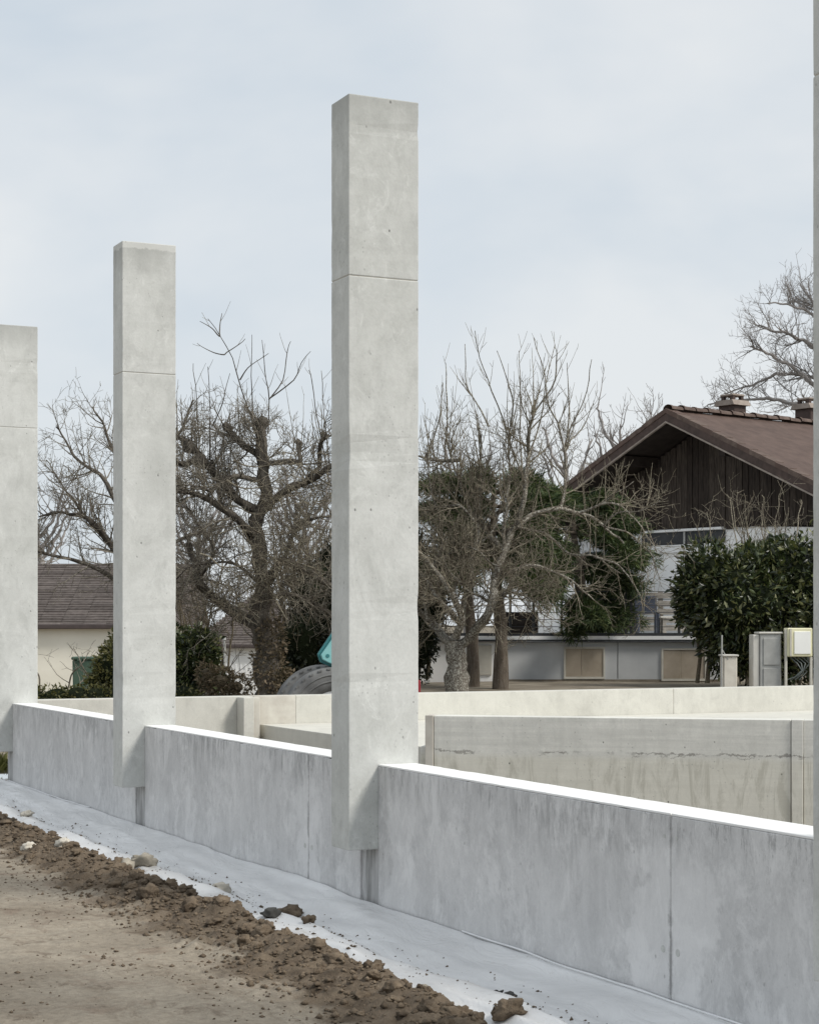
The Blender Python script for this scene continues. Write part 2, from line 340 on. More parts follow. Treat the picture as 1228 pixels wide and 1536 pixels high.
def sheet_mat():
    b = NB('plastic_sheet', 0.34, 0.5); co = b.coords('site')
    n = b.ramp(b.noise(b.coords('site', (2.2, 0.5, 1)), 1.5, 5, 0.6, 0.6), (0.35, 0.0), (0.65, 1.0))
    c = b.mix(n, (0.67, 0.67, 0.672), (0.82, 0.82, 0.82))
    d = b.ramp(b.noise(co, 3.4, 6, 0.75, 0.5), (0.55, 0.0), (0.72, 1.0))
    x, y, z = b.sep(co); out = b.math('SUBTRACT', 1.0, b.sstep(3.6, 4.05, x))
    c = b.mix(b.math('MULTIPLY', b.math('MULTIPLY', d, out), 0.7), c, (0.37, 0.33, 0.28))
    c = b.mix(b.ramp(b.noise(co, 30, 6, 0.8), (0.60, 0.0), (0.70, 0.5)), c, (0.38, 0.34, 0.29))
    xe = b.math('ADD', x, b.math('MULTIPLY', b.math('SUBTRACT', b.noise(b.coords('site', (1, 0.6, 1)), 1.5, 5, 0.6), 0.5), 0.22))
    ln = b.math('SUBTRACT', 1.0, b.sstep(0.0, 0.05, b.math('ABSOLUTE', b.math('SUBTRACT', xe, 3.91))))
    c = b.mix(b.math('MULTIPLY', b.math('MULTIPLY', ln, b.ramp(b.noise(co, 6, 6, 0.75), (0.4, 0.1), (0.62, 1.0))), 0.6), c, (0.36, 0.32, 0.27))
    b.col(c); b.bump(b.math('ABSOLUTE', b.math('SUBTRACT', b.noise(b.coords('site', (3, 1.1, 1)), 1.7, 4, 0.5, 1.2), 0.5)), 0.45, 0.06); return b.m
M['sheet'] = sheet_mat()
M['hem'] = simple('sheet_hem', (0.78, 0.79, 0.8), (0.88, 0.88, 0.89), 5, 0.4, 0.4, 'world')
M['garden'] = simple('garden_soil', (0.16, 0.135, 0.105), (0.27, 0.24, 0.19), 2.2, 0.95, 0.1, 'world', bump=0.5)
M['grass'] = leafmat('grass', ((0.16, 0.17, 0.06), (0.25, 0.25, 0.10), (0.32, 0.29, 0.15)), 0.7, 0.2, 0.2)
M['bark_dark'] = bark('old_apple_bark', (0.05, 0.042, 0.036), (0.17, 0.15, 0.125), (0.34, 0.33, 0.28), 0.2)
M['twig_dark'] = bark('old_apple_twigs', (0.135, 0.118, 0.10), (0.28, 0.25, 0.21), (0.40, 0.375, 0.29), 0.36)
M['bark_pale'] = bark('lichened_bark', (0.09, 0.075, 0.06), (0.24, 0.21, 0.175), (0.54, 0.52, 0.45), 0.42)
M['twig_pale'] = bark('lichened_twigs', (0.13, 0.105, 0.085), (0.27, 0.235, 0.18), (0.42, 0.39, 0.29), 0.4)
M['twig_far'] = bark('far_twigs', (0.25, 0.235, 0.225), (0.36, 0.335, 0.32), (0.40, 0.37, 0.34), 0.1)
M['twig_shade'] = bark('shrub_twigs', (0.11, 0.09, 0.065), (0.20, 0.165, 0.12), (0.27, 0.24, 0.16), 0.3)
M['trunk_brown'] = bark('conifer_bark', (0.10, 0.08, 0.062), (0.22, 0.185, 0.15), (0.30, 0.28, 0.23), 0.2, (1, 1, 0.12), 34)
M['laurel'] = leafmat('laurel_leaves', ((0.012, 0.018, 0.009), (0.03, 0.045, 0.018), (0.062, 0.085, 0.032), (0.11, 0.13, 0.05), (0.24, 0.235, 0.11)), 0.34, 0.55, 0.1)
M['ivy'] = leafmat('dark_evergreen_leaves', ((0.012, 0.016, 0.010), (0.028, 0.036, 0.018), (0.06, 0.062, 0.032)), 0.5, 0.35, 0.06)
M['olive'] = leafmat('olive_shrub_leaves', ((0.06, 0.065, 0.025), (0.12, 0.12, 0.04), (0.22, 0.20, 0.075)), 0.5, 0.35, 0.12)
M['drybush'] = leafmat('dry_leaves', ((0.10, 0.085, 0.055), (0.19, 0.15, 0.10), (0.27, 0.21, 0.15)), 0.7, 0.2, 0.1)
M['needle'] = leafmat('conifer_needles', ((0.025, 0.046, 0.02), (0.06, 0.092, 0.038), (0.11, 0.15, 0.06), (0.19, 0.21, 0.10)), 0.6, 0.25, 0.1)
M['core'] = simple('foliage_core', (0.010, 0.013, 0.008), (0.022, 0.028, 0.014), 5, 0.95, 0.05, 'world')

# ------------------------------------------------------------------ the ground
VW, VOUT, VBACK = 4.318, 4.1357, 4.573                 # wall face, outer and inner face of the columns (v)
UB, SP, CW = 9.462, 4.40, 0.253                        # near face of the middle column, spacing, column width (u)
ZW = 0.8
def soil_h(v, u):
    p = Vector((v, u, 0))
    n = mnoise.noise(p * 0.7)
    h = -0.06 + 0.022 * n + 0.010 * mnoise.noise(p * 2.3)
    e = v + 0.10 * mnoise.noise(Vector((u * 1.1, 3.3, 0))) + 0.06 * mnoise.noise(Vector((u * 3.7, 9.1, 0)))
    m = ss(2.75, 3.2, e) * (1 - ss(3.72, 3.86, e))
    ridge = math.exp(-((e - 3.42) / 0.22) ** 2) * (0.062 + 0.045 * mnoise.noise(Vector((u * 1.7, 1.0, 5))))
    h += ridge
    if m > 0.01:
        t = mnoise.turbulence(p * 6.0, 3, True)
        c = mnoise.voronoi(p * 9.0 + Vector((0.3 * n, 0.2, 0)))[0][0]
        h += m * (0.055 * (t - 0.45) + 0.045 * max(0, 0.42 - c))
    c2 = mnoise.noise(p * 7.0) + 0.5 * mnoise.noise(p * 15.0)
    h += 0.007 * c2 + 0.012 * max(0, mnoise.noise(p * 4.1 + Vector((5, 1, 0))) - 0.15)
    if v < 3.2: h += 0.016 * (0.35 - abs(mnoise.noise(Vector((v * 3.2 + 0.4 * n, u * 0.45, 17))))) + 0.010 * max(0, mnoise.turbulence(p * 3.3, 3, True) - 0.5)
    h -= 0.16 * ss(3.52, 3.78, e)
    return h
def grid(name, vs, us, hf, mat, smooth=True):
    nv, nu = len(vs), len(us)
    V = np.zeros((nu * nv, 3)); k = 0
    for u in us:
        for v in vs:
            V[k] = site(v, u, hf(v, u)); k += 1
    i = np.arange(nu * nv).reshape(nu, nv)
    Fq = np.stack([i[:-1, :-1], i[:-1, 1:], i[1:, 1:], i[1:, :-1]], -1).reshape(-1, 4)
    return obj(name, mesh_np(name, V, Fq, smooth), mat)
def arange(a, b, s): return list(np.arange(a, b, s))
gv = [-400, -150, -60, -25, -12, -6, -3, -1.5] + arange(-0.5, 1.2, 0.12) + arange(1.2, 2.6, 0.03) + arange(2.6, 3.9, 0.018) + [4.0, 4.2, 4.4, 4.5, 8, 20, 60, 150, 400]
gu = [-60, -20, -8, -2, 1, 3, 4.5] + arange(5.2, 12, 0.022) + arange(12, 18.5, 0.034) + [18.53, 18.55, 18.7, 18.9, 19.06]
def near_h(v, u):
    if v > 4.35 and u < 18.54: return -0.8
    return soil_h(v, u) if v < 3.6 or u < 18.54 else max(soil_h(v, u), -0.02)
tag(grid('ground', gv, gu, near_h, M['soil']), kind='structure')
def garden_h(v, u):
    p = site(v, u); X, Y = p.x, p.y
    z = -0.28 + 0.83 * ss(24.5, 29.5, Y)
    left = 1 - ss(-2.6, -0.6, X / max(Y, 1) * 27)
    z = z - left * 1.9 * ss(27, 44, Y)
    if v < 6.0:
        k = ss(4.7, 6.0, v); z = (0.02 + 0.25 * ss(20, 27, u)) * (1 - k) + z * k
        if u < 19.2: z = soil_h(min(v, 3.3), u) * (1 - ss(19.06, 19.2, u)) + z * ss(19.06, 19.2, u)
    return z + 0.03 * mnoise.noise(Vector((X * 0.5, Y * 0.5, 0)))
dv = [-400, -200, -100, -60, -40, -25, -15] + arange(-10, 30, 0.7) + [32, 36, 42, 50, 70, 110, 200, 400]
du = [19.06, 19.2, 19.5] + arange(20, 50, 0.7) + [52, 56, 62, 70, 85, 110, 150, 220, 400, 900]
tag(grid('garden_ground', dv, du, garden_h, M['garden']), kind='structure')

# ------------------------------------------------------------------ concrete columns and wall panels
ZT, ZJ, ZB = 4.585, 3.562, 0.318
def column(u0, label, bottom=ZB):
    root = empty('concrete_column', site(VOUT, u0, bottom), TH)
    tag(root, label, 'column', 'concrete columns in a row')
    d, g = VBACK - VOUT, 0.0014
    obj('shaft', rough_box('shaft', 0, d, 0, CW, 0, ZJ - g - bottom, 2, key=u0), M['column'], root)
    obj('upper_section', rough_box('upper_section', 0, d, 0, CW, ZJ + g - bottom, ZT - bottom, 2, key=u0 + 3), M['column'], root)
    MB().box(0.005, d - 0.005, 0.005, CW - 0.005, ZJ - 0.02 - bottom, ZJ + 0.02 - bottom).build('joint', M['patch'], root)
    return root
column(UB - SP, 'concrete column cut off by the right edge of the photo')
column(UB, 'tallest looking pale concrete column in the middle, standing over the wall')
column(UB + SP, 'pale concrete column left of the middle one, white crust at its top')
column(UB + 2 * SP, 'concrete column cut off by the left edge, farthest along the wall')
def chip_mesh(k):
    r = random.Random(k); bm = bmesh.new(); bmesh.ops.create_icosphere(bm, subdivisions=3, radius=1)
    for v in bm.verts: v.co *= 1 + 0.55 * mnoise.noise(v.co * 1.6 + Vector((k * 3.1, k, 0))) + 0.34 * mnoise.noise(v.co * 3.4 + Vector((k, 0, k))) + 0.16 * mnoise.noise(v.co * 8 + Vector((k, 0, k)))
    me = bpy.data.meshes.new('clod'); bm.to_mesh(me); bm.free()
    me.polygons.foreach_set('use_smooth', [True] * len(me.polygons)); return me

def panel(u0, u1, joints, label, end=False):
    """one wall bay with recessed formwork joints, its top whitened as if sunlit and the wet pier under the next column"""
    root = empty('wall_panel', site(VW, u0, 0), TH)
    tag(root, label, 'wall', 'low wall between the columns')
    cuts = [u0] + joints + [u1]; th = VBACK - 0.02 - VW
    for i in range(len(cuts) - 1):
        a, b = cuts[i] - u0 + (0.003 if i else 0), cuts[i+1] - u0 - (0.003 if i + 1 < len(cuts) - 1 else 0)
        obj('panel', rough_box('panel', 0, th, a, b, -0.6, ZW - 0.012, 1, 0.06, 0.0015, 0.006, 0.004, u0 + i), M['wall'], root)
        obj('top', rough_box('top', 0.002, th, a, b, ZW - 0.0115, ZW, 1, 0.06, 0.0012, 0.004, 0.003, u0 + i), M['top_sunlit'], root)
    for j in joints:
        MB().box(0.008, th - 0.01, j - u0 - 0.01, j - u0 + 0.01, -0.6, ZW - 0.014).build('joint', M['pier'], root)
        for q in (-0.055, 0.055):                      # tie holes either side of the joint
            MB().bar((-0.0015, j - u0 + q, 0.22), (0.002, j - u0 + q, 0.22), 0.016, 12).build('tie_plug', M['column'], root)
            MB().bar((-0.0015, j - u0 + q * 0.8, 0.70), (0.002, j - u0 + q * 0.8, 0.70), 0.009, 10).build('tie_plug', M['column'], root)
    return root
panel(1.0, UB - SP - 0.001, [], 'low grey concrete wall running out of the photo at the lower right corner')
panel(UB - SP + CW + 0.001, UB - 0.001, [6.5], 'long grey concrete wall panel right of the middle column, white top edge')
panel(UB + CW + 0.001, UB + SP - 0.001, [10.5], 'grey concrete wall panel between the middle column and the one left of it')
panel(UB + SP + CW + 0.001, UB + 2 * SP - 0.001, [], 'grey concrete wall panel between the two columns on the left')
for k, lab in ((-1, 'right edge'), (0, 'middle'), (1, 'left of middle'), (2, 'far left')):
    u0 = UB + k * SP
    o = MB().box(0.012, VBACK - VW - 0.02, 0.0, CW, -0.6, ZB + 0.002).build('column_pier', M['pier'], None, 0.003, loc=site(VW, u0, 0), rz=TH)
    tag(o, 'stained recessed concrete pier below the %s column' % lab, 'pier', 'piers below the columns')
    # back of the pier up to the wall top, inside the column

# far wall with pier, slab and board-marked wall inside the site
UF = 18.9
root = empty('far_wall', site(4.6, UF, 0), TH); tag(root, 'long low cream concrete wall across the back of the site', 'wall')
fc = [4.56, 7.12, 7.62, 12.6, 18.5, 24]
for i in range(len(fc) - 1):
    MB().box(fc[i] - 4.6 + 0.003, fc[i+1] - 4.6 - 0.003, 0, 0.24, -0.8, ZW).build('panel', M['patch'] if i == 1 else M['cream'], root, 0.004)
for x in fc[1:-1]:
    MB().box(x - 4.6 - 0.01, x - 4.6 + 0.01, 0.006, 0.235, -0.8, ZW - 0.004).build('joint', M['patch'], root)
root = empty('wall_pier', site(6.93, UF - 0.21, 0), TH); tag(root, 'short grey concrete pier against the far cream wall', 'pier')
MB().box(0, 0.12, 0, 0.205, -0.8, ZW - 0.006).build('post', M['cream'], root, 0.004)
MB().box(0.122, 0.21, 0.06, 0.204, -0.8, ZW - 0.01).build('post', M['patch'], root, 0.004)
GA, GB = (6.97, 14.29), (10.6, 11.39)                  # board-marked wall, (v, u) ends of its face
o = MB().slab([(7.2, UF - 0.004), (7.2, 14.9), (7.4, 14.3), (10.7, 11.75), (24, 11.75), (24, UF - 0.004)], -0.8, 0.49).build('floor_slab', M['slab'], None, 0.004, rz=TH)
tag(o, 'pale cream concrete floor slab behind the board-marked wall', 'slab')
gdir = Vector((GB[0] - GA[0], GB[1] - GA[1], 0)); gl = gdir.length; ga = math.atan2(gdir.y, gdir.x)
root = empty('board_marked_wall', site(GA[0], GA[1], 0), TH + ga); tag(root, 'grey board-marked concrete wall with a ragged crack, inside the site', 'wall')
MB().box(0.075, 3.10, 0, 0.2, -0.8, ZW).build('panel', M['board'], root, 0.004)
MB().box(0, 0.07, -0.012, 0.2, -0.8, ZW + 0.004).build('end_post', M['patch'], root, 0.004)
MB().box(3.105, 3.20, -0.014, 0.2, -0.8, ZW + 0.002).build('end_post', M['board'], root, 0.004)
MB().box(3.205, gl + 2.5, 0, 0.2, -0.8, ZW).build('panel', M['board'], root, 0.004)
MB().box(-0.05, 0.0, 0.03, 0.25, -0.8, 0.53).build('end_post', M['board'], root, 0.003)

# ------------------------------------------------------------------ plastic sheet along the wall foot
def crease(u): return 0.40 + 0.09 * mnoise.noise(Vector((u * 0.6, 4, 4))) + 0.02 * mnoise.noise(Vector((u * 2.5, 1, 4)))
def sheet_h(s, u):
    n1 = mnoise.noise(Vector((u * 0.9, s * 2.0, 2))); n2 = mnoise.noise(Vector((u * 2.6, s * 6.0, 7)))
    fold = crease(u)
    z = 0.015 + (0.008 + 0.022 * mnoise.noise(Vector((u * 0.8, 31, 0))) + 0.010 * mnoise.noise(Vector((u * 3.1, 33, 0)))) * (1 - ss(0, 0.05, s)) - 0.125 * ss(-0.1, fold, s)
    z += 0.012 * (0.5 - abs(mnoise.noise(Vector((u * 1.3 + s * 4, s * 3, 8))))) * ss(0.03, 0.15, s) + 0.008 * (0.4 - abs(mnoise.noise(Vector((u * 3.0 - s * 5, s * 4, 12))))) * ss(0.03, 0.15, s) + 0.035 * ss(fold, fold + 0.05, s) - 0.045 * ss(fold + 0.06, fold + 0.25, s)
    z += 0.024 * n1 * ss(0, 0.1, s) + 0.016 * n2 * ss(0, 0.15, s) + 0.022 * (0.5 - abs(mnoise.noise(Vector((u * 0.55, s * 7, 3))))) * 1.3 * ss(0.05, 0.2, s)
    z += 0.024 * math.exp(-((s - fold - 0.16 - 0.05 * n1) / 0.03) ** 2) * max(0, 0.4 + mnoise.noise(Vector((u * 0.8, 11, 2))))
    return z
sv = arange(0, 1.02, 0.013); su = arange(4.2, 18.75, 0.03)
V = []
for u in su:
    lift = max(0.0, mnoise.noise(Vector((u * 0.7, 21, 3))))
    for s in sv:
        V.append(site(VW - 0.006 - s - 0.02 * lift * (1 - ss(0, 0.2, s)), u, sheet_h(s, u)))
i = np.arange(len(su) * len(sv)).reshape(len(su), len(sv))
Fq = np.stack([i[:-1, :-1], i[1:, :-1], i[1:, 1:], i[:-1, 1:]], -1).reshape(-1, 4)
so_ = site(VW - 0.4, 11.5, -0.1)
sroot = empty('plastic_sheet', so_); tag(sroot, 'pale grey plastic sheet laid along the foot of the concrete wall', 'sheet')
obj('sheet', mesh_np('sheet', np.array([tuple(p - so_) for p in V]), Fq), M['sheet'], sroot)
for a, b in ((4.4, 8.4), (15.4, 18.6)):
    t = Tubes(); pts = []
    for u in np.linspace(a, b, 60):
        k = ss(a, a + 0.3, u) * (1 - ss(b - 1.2, b, u))
        pts.append(site(VW - 0.010 - 0.025 * k * (0.6 + 0.6 * mnoise.noise(Vector((u, 0, 9)))), u, 0.018 + 0.008 * mnoise.noise(Vector((u * 2, 5, 1)))))
    t.add([tuple(p) for p in pts], [0.0045] * 60, 6)
    obj('hem', t.mesh('hem', so_), M['hem'], sroot)

# ------------------------------------------------------------------ clods, stones and crumbs of soil
CH = [chip_mesh(k) for k in range(8)]
def rock(name, v, u, r, mat, label, cat, group=None, sq=0.7, zb=None, k=None):
    me = CH[R.randrange(8) if k is None else k]
    z = max(soil_h(v, u), sheet_h(VW - v, u) if 3.3 < v < VW else -9) if zb is None else zb
    key = (me.name, mat.name)
    if key not in rock.c:
        m2 = me.copy(); m2.materials.clear(); m2.materials.append(mat); rock.c[key] = m2
    o = bpy.data.objects.new(name, rock.c[key]); link(o)
    o.location = site(v, u, z + r * sq * 0.45); o.scale = (r * R.uniform(0.85, 1.25), r * R.uniform(0.85, 1.2), r * sq)
    o.rotation_euler = (R.uniform(-0.4, 0.4), R.uniform(-0.4, 0.4), R.uniform(0, 6.28))
    return tag(o, label, cat, group)
rock.c = {}
def gp(px, py, z=-0.05):                               # ground point seen at a pixel -> (v, u)
    Y = F * (CAMZ - z) / (py - HOR); X = (px - CX) / F * Y
    return X * VX + Y * VY, X * UX + Y * UY
singles = [(216, 1293, .075, 'stone', 'brown stone at the upper end of the soil ridge, on the sheet edge', 'stone'),
           (188, 1300, .060, 'stone', 'rounded grey brown stone left of the larger stone on the ridge', 'stone'),
           (95, 1280, .055, 'paleston', 'flat pale stone in the dark soil near the left edge', 'stone'),
           (42, 1278, .045, 'paleston', 'leftmost flat pale stone in the dark soil ridge', 'stone'),
           (408, 1366, .050, 'darkstone', 'flat black stone lying on the plastic sheet', 'stone'),
           (437, 1360, .062, 'clod', 'round brown clod sitting alone on the plastic sheet', 'clod'),
           (462, 1379, .035, 'clod', 'small brown clod on the sheet just below the round one', 'clod'),
           (332, 1325, .055, 'paleston', 'white chipped stone where the soil ridge juts into the sheet', 'stone'),
           (631, 1477, .042, 'stone', 'pale grey stone at the front edge of the soil ridge', 'stone'),
           (746, 1480, .026, 'darkstone', 'left one of two small dark stones on the sheet', 'stone'),
           (764, 1484, .028, 'darkstone', 'right one of two small dark stones on the sheet', 'stone'),
           (762, 1512, .062, 'clod', 'big brown soil lump at the right end of the ridge', 'clod'),
           (578, 1418, .014, 'darkstone', 'tiny dark pebble alone on the plastic sheet', 'stone'),
           (40, 1218, .05, 'paleston', 'small white stone at the far left end of the ridge', 'stone')]
for px, py, r, m, lab, cat in singles:
    v, u = gp(px, py, -0.04)
    rock(cat if cat == 'stone' else 'soil_clod', v, u, r, M[m], lab, cat)
for k in range(200):
    u = R.uniform(6.3, 18.2); e = R.gauss(3.48, 0.14)
    e = min(max(e, 3.05), 3.68)
    rock('soil_clod', e - 0.08 * mnoise.noise(Vector((u * 1.1, 3.3, 0))), u, R.uniform(0.014, 0.042) * (1.35 if R.random() < 0.12 else 1), M['clod'],
         'brown soil clod in the loose ridge beside the plastic sheet', 'clod', 'soil clods of the ridge', R.uniform(0.6, 0.9))
# crumbs: one mesh, nobody could count them
base = np.array([(1,0,0),(-1,0,0),(0,1,0),(0,-1,0),(0,0,1),(0,0,-1)], float); bf = np.array([(0,2,4),(2,1,4),(1,3,4),(3,0,4),(2,0,5),(1,2,5),(3,1,5),(0,3,5)])
Vs, Fs = [], []; n0 = 0
for k in range(9900):
    u = R.uniform(5.6, 18.6)
    if k < 5600: v = min(R.gauss(3.35, 0.22), 3.66)
    elif k < 8700: v = R.uniform(1.0, 3.3) if R.random() < 0.8 else R.gauss(2.75, 0.25)
    elif k % 2: v = R.uniform(3.6, 4.1)
    else: v = VW - crease(u) - R.gauss(0.0, 0.02)
    r = R.uniform(0.004, 0.013) if R.random() < 0.86 else R.uniform(0.012, 0.024)
    if v < 2.9: r *= 0.62
    if 2.0 < v < 2.95 and R.random() < 0.4: r *= 0.7
    if v >= 3.6: r *= 0.55
    if k >= 5600 and v < 3.3 and mnoise.noise(Vector((v * 1.5, u * 0.9, 4))) < -0.02 and R.random() < 0.8: continue
    z = max(soil_h(v, u), sheet_h(VW - v, u) if v > 3.4 else -9)
    a = R.uniform(0, 6.28); ca, sa = math.cos(a), math.sin(a)
    q = base * np.array([R.uniform(.7, 1.4), R.uniform(.7, 1.3), R.uniform(.5, .9)]) * r * (1 + 0.3 * np.array([[R.uniform(-1, 1)] for _ in range(6)]))
    q = q @ np.array([[ca, sa, 0], [-sa, ca, 0], [0, 0, 1]])
    p = site(v, u, z + r * 0.3); Vs.append(q + np.array(p)); Fs.append(bf + n0); n0 += 6
tag(obj('soil_crumbs', mesh_np('soil_crumbs', np.concatenate(Vs), np.concatenate(Fs), False), M['clod']), 'brown crumbs of loose soil strewn over the ground', 'soil', kind='stuff')

# ------------------------------------------------------------------ vegetation builders
def rdir(r=R):
    while True:
        v = Vector((r.uniform(-1, 1), r.uniform(-1, 1), r.uniform(-1, 1)))
        if 0.05 < v.length < 1: return v.normalized()
def catmull(pts, n):
    P_ = [pts[0] * 2 - pts[1]] + pts + [pts[-1] * 2 - pts[-2]]
    out = []
    m = len(pts) - 1
    for i in range(n):
        t = i / (n - 1) * m; k = min(int(t), m - 1); f = t - k
        a, b, c, d = P_[k], P_[k+1], P_[k+2], P_[k+3]
        out.append(0.5 * ((2 * b) + (c - a) * f + (2*a - 5*b + 4*c - d) * f * f + (3*b - a - 3*c + d) * f ** 3))
    return out
class Tree:
    def __init__(s, seed, up=0.25, wig=0.22, twig_r=0.0045):
        s.r = random.Random(seed); s.wood = Tubes(); s.twig = Tubes(); s.up = up; s.wig = wig; s.tr = twig_r
    def grow(s, p, d, L, r0, r1, n, up, wig):
        pts = [p.copy()]; st = L / (n - 1); d = d.normalized()
        for i in range(n - 1):
            d = (d + rdir(s.r) * wig + Vector((0, 0, up))).normalized(); p = p + d * st; pts.append(p)
        rad = [r0 + (r1 - r0) * i / (n - 1) for i in range(n)]
        return pts, rad
    def limb(s, pts, r0, r1, gnarl=0.03, n=None):
        L = sum((pts[i+1] - pts[i]).length for i in range(len(pts) - 1))
        n = n or max(6, int(L / 0.09)); q = catmull(pts, n); k = s.r.uniform(0, 50)
        q = [p + Vector((mnoise.noise(p * 3.1 + Vector((k, 0, 0))), mnoise.noise(p * 3.1 + Vector((0, k, 0))), mnoise.noise(p * 3.1 + Vector((0, 0, k))))) * gnarl * (1 if 0 < i < n - 1 else 0) for i, p in enumerate(q)]
        rad = [(r0 + (r1 - r0) * i / (n - 1)) * (1 + 0.22 * mnoise.noise(p * 5.5 + Vector((k, k, 0)))) for i, p in enumerate(q)]
        s.wood.add([tuple(p) for p in q], rad, 11 if r0 > 0.045 else 6)
        return q, rad
    def child_dir(s, t, spread):
        n = rdir(s.r); n = (n - t * n.dot(t)).normalized()
        a = s.r.uniform(*spread); return t * math.cos(a) + n * math.sin(a)
    def twigs(s, q, rad, dens, Lr, levels, spread=(0.5, 1.25), up=None, start=0.15, wig=None, sub=1.0):
        """side branches along a polyline, recursively"""
        up = s.up if up is None else up; wig = s.wig if wig is None else wig
        L = sum((q[i+1] - q[i]).length for i in range(len(q) - 1))
        cnt = max(1, int(L * dens * s.r.uniform(0.8, 1.2)))
        for _ in range(cnt):
            t = start + (1 - start) * s.r.random(); f = t * (len(q) - 1); i = min(int(f), len(q) - 2)
            p = q[i].lerp(q[i+1], f - i); tan = (q[i+1] - q[i]).normalized()
            l = s.r.uniform(*Lr) * (1.15 - 0.55 * t); r0 = min(rad[i] * 0.6, s.tr * (1 + 1.0 * levels) + 0.002 * l); 
            r0 = max(r0, s.tr * 0.8); n = 4 if l < 0.35 else (6 if l < 0.9 else 9)
            pts, rr = s.grow(p, s.child_dir(tan, spread), l, r0, s.tr * 0.55, n, up, wig)
            s.twig.add([tuple(x) for x in pts], rr, 3 if levels < 2 else 4)
            if levels > 0:
                s.twigs(pts, rr, dens * 1.15 * sub if l < 0.8 else dens * sub, (Lr[0] * 0.5, Lr[1] * 0.52), levels - 1, spread, up, 0.2, wig, sub)
    def sprouts(s, q, rad, dens, Lr, up=0.12, side=3.0, lean=0.45):
        """straight upright water shoots"""
        L = sum((q[i+1] - q[i]).length for i in range(len(q) - 1))
        for _ in range(max(1, int(L * dens))):
            f = s.r.uniform(0.2, 1) * (len(q) - 1); i = min(int(f), len(q) - 2); p = q[i]
            l = s.r.uniform(*Lr); d = (Vector((0, 0, 1)) + rdir(s.r) * lean).normalized()
            pts, rr = s.grow(p, d, l, s.tr * 2.0, s.tr * 0.6, 7, up, 0.09)
            s.twig.add([tuple(x) for x in pts], rr, 4)
            if side: s.twigs(pts, rr, side, (l * 0.15, l * 0.4), 0, (0.4, 0.9), 0.12, 0.2, 0.1)
    def build(s, name, base, wood, twig, label, cat='tree', group=None):
        root = empty(name, base); tag(root, label, cat, group)
        if s.wood.g: obj('trunk', s.wood.mesh('trunk', base), wood, root)
        if s.twig.g: tag(obj('crown', s.twig.mesh('crown', base), twig, root), kind='stuff')
        return root
def leaves(points, normals, size, aspect, mat_name, droop=0.0, seed=1, bend=0.25):
    """folded leaf blades, two quads each; size may vary"""
    rng = np.random.default_rng(seed); Pn = np.asarray(points, float); n = len(Pn)
    D = np.asarray(normals, float) + rng.normal(size=(n, 3)) * 0.75; D[:, 2] -= droop
    D /= np.linalg.norm(D, axis=1, keepdims=True) + 1e-9
    W = np.cross(D, rng.normal(size=(n, 3))); W /= np.linalg.norm(W, axis=1, keepdims=True) + 1e-9
    N = np.cross(W, D)
    L = size * rng.uniform(0.6, 1.35, (n, 1)); w_ = L * aspect
    a = Pn; b = Pn + D * L * 0.5 + W * w_ * 0.5 + N * L * bend * 0.3; c = Pn + D * L + N * L * -bend * 0.4; d = Pn + D * L * 0.5 - W * w_ * 0.5 + N * L * bend * 0.3
    V = np.stack([a, b, c, d], 1).reshape(-1, 3); i = np.arange(n)[:, None] * 4
    Fq = np.concatenate([np.concatenate([i, i+1, i+2], 1), np.concatenate([i, i+2, i+3], 1)])
    return V, Fq
def bush(name, lobes, n, size, aspect, mat, label, cat='bush', core=0.72, droop=0.1, seed=1, stem=None, group=None, coremat=None):
    """a shrub: dark lumpy core of inner foliage, leaf blades through the outer volume of several lobes, stems"""
    r = random.Random(seed); base = Vector(lobes[0][0]); base.z = min(l[0][2] - l[1][2] for l in lobes)
    root = empty(name, base); tag(root, label, cat, group)
    vol = [l[1][0] * l[1][1] + l[1][0] * l[1][2] for l in lobes]; tot = sum(vol)
    pts, nor = [], []
    for (c, rad), vv in zip(lobes, vol):
        for _ in range(int(n * vv / tot)):
            d = rdir(r); k = r.uniform(0.62, 1.0) ** 0.6
            bump_ = 1 + 0.36 * mnoise.noise(d * 2.4 + Vector(c)) + 0.2 * mnoise.noise(d * 6 + Vector(c) * 2)
            p = Vector((c[0] + d.x * rad[0] * k * bump_, c[1] + d.y * rad[1] * k * bump_, c[2] + d.z * rad[2] * k * bump_))
            pts.append(tuple(p - base)); nor.append(tuple(d))
    V, Fq = leaves(pts, nor, size, aspect, mat, droop, seed)
    tag(obj('foliage', mesh_np('foliage', V, Fq, False), mat, root), kind='stuff')
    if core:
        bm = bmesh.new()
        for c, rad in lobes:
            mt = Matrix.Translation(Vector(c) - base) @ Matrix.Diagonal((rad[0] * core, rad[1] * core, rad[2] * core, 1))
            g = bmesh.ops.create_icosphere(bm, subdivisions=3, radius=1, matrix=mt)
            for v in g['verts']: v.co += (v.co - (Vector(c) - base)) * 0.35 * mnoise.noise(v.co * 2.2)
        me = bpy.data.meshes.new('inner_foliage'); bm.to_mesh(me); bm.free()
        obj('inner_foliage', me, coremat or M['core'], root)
    t = Tubes()
    for c, rad in lobes:
        a = Vector((c[0], c[1], base.z)) - base; b = Vector(c) - base
        t.add([tuple(a.lerp(b, f) + Vector((0.05 * math.sin(f * 5), 0, 0))) for f in (0, .33, .66, 1)], [0.04, 0.035, 0.03, 0.02], 6)
    obj('stem', t.mesh('stem'), M['twig_shade'], root)
    return root

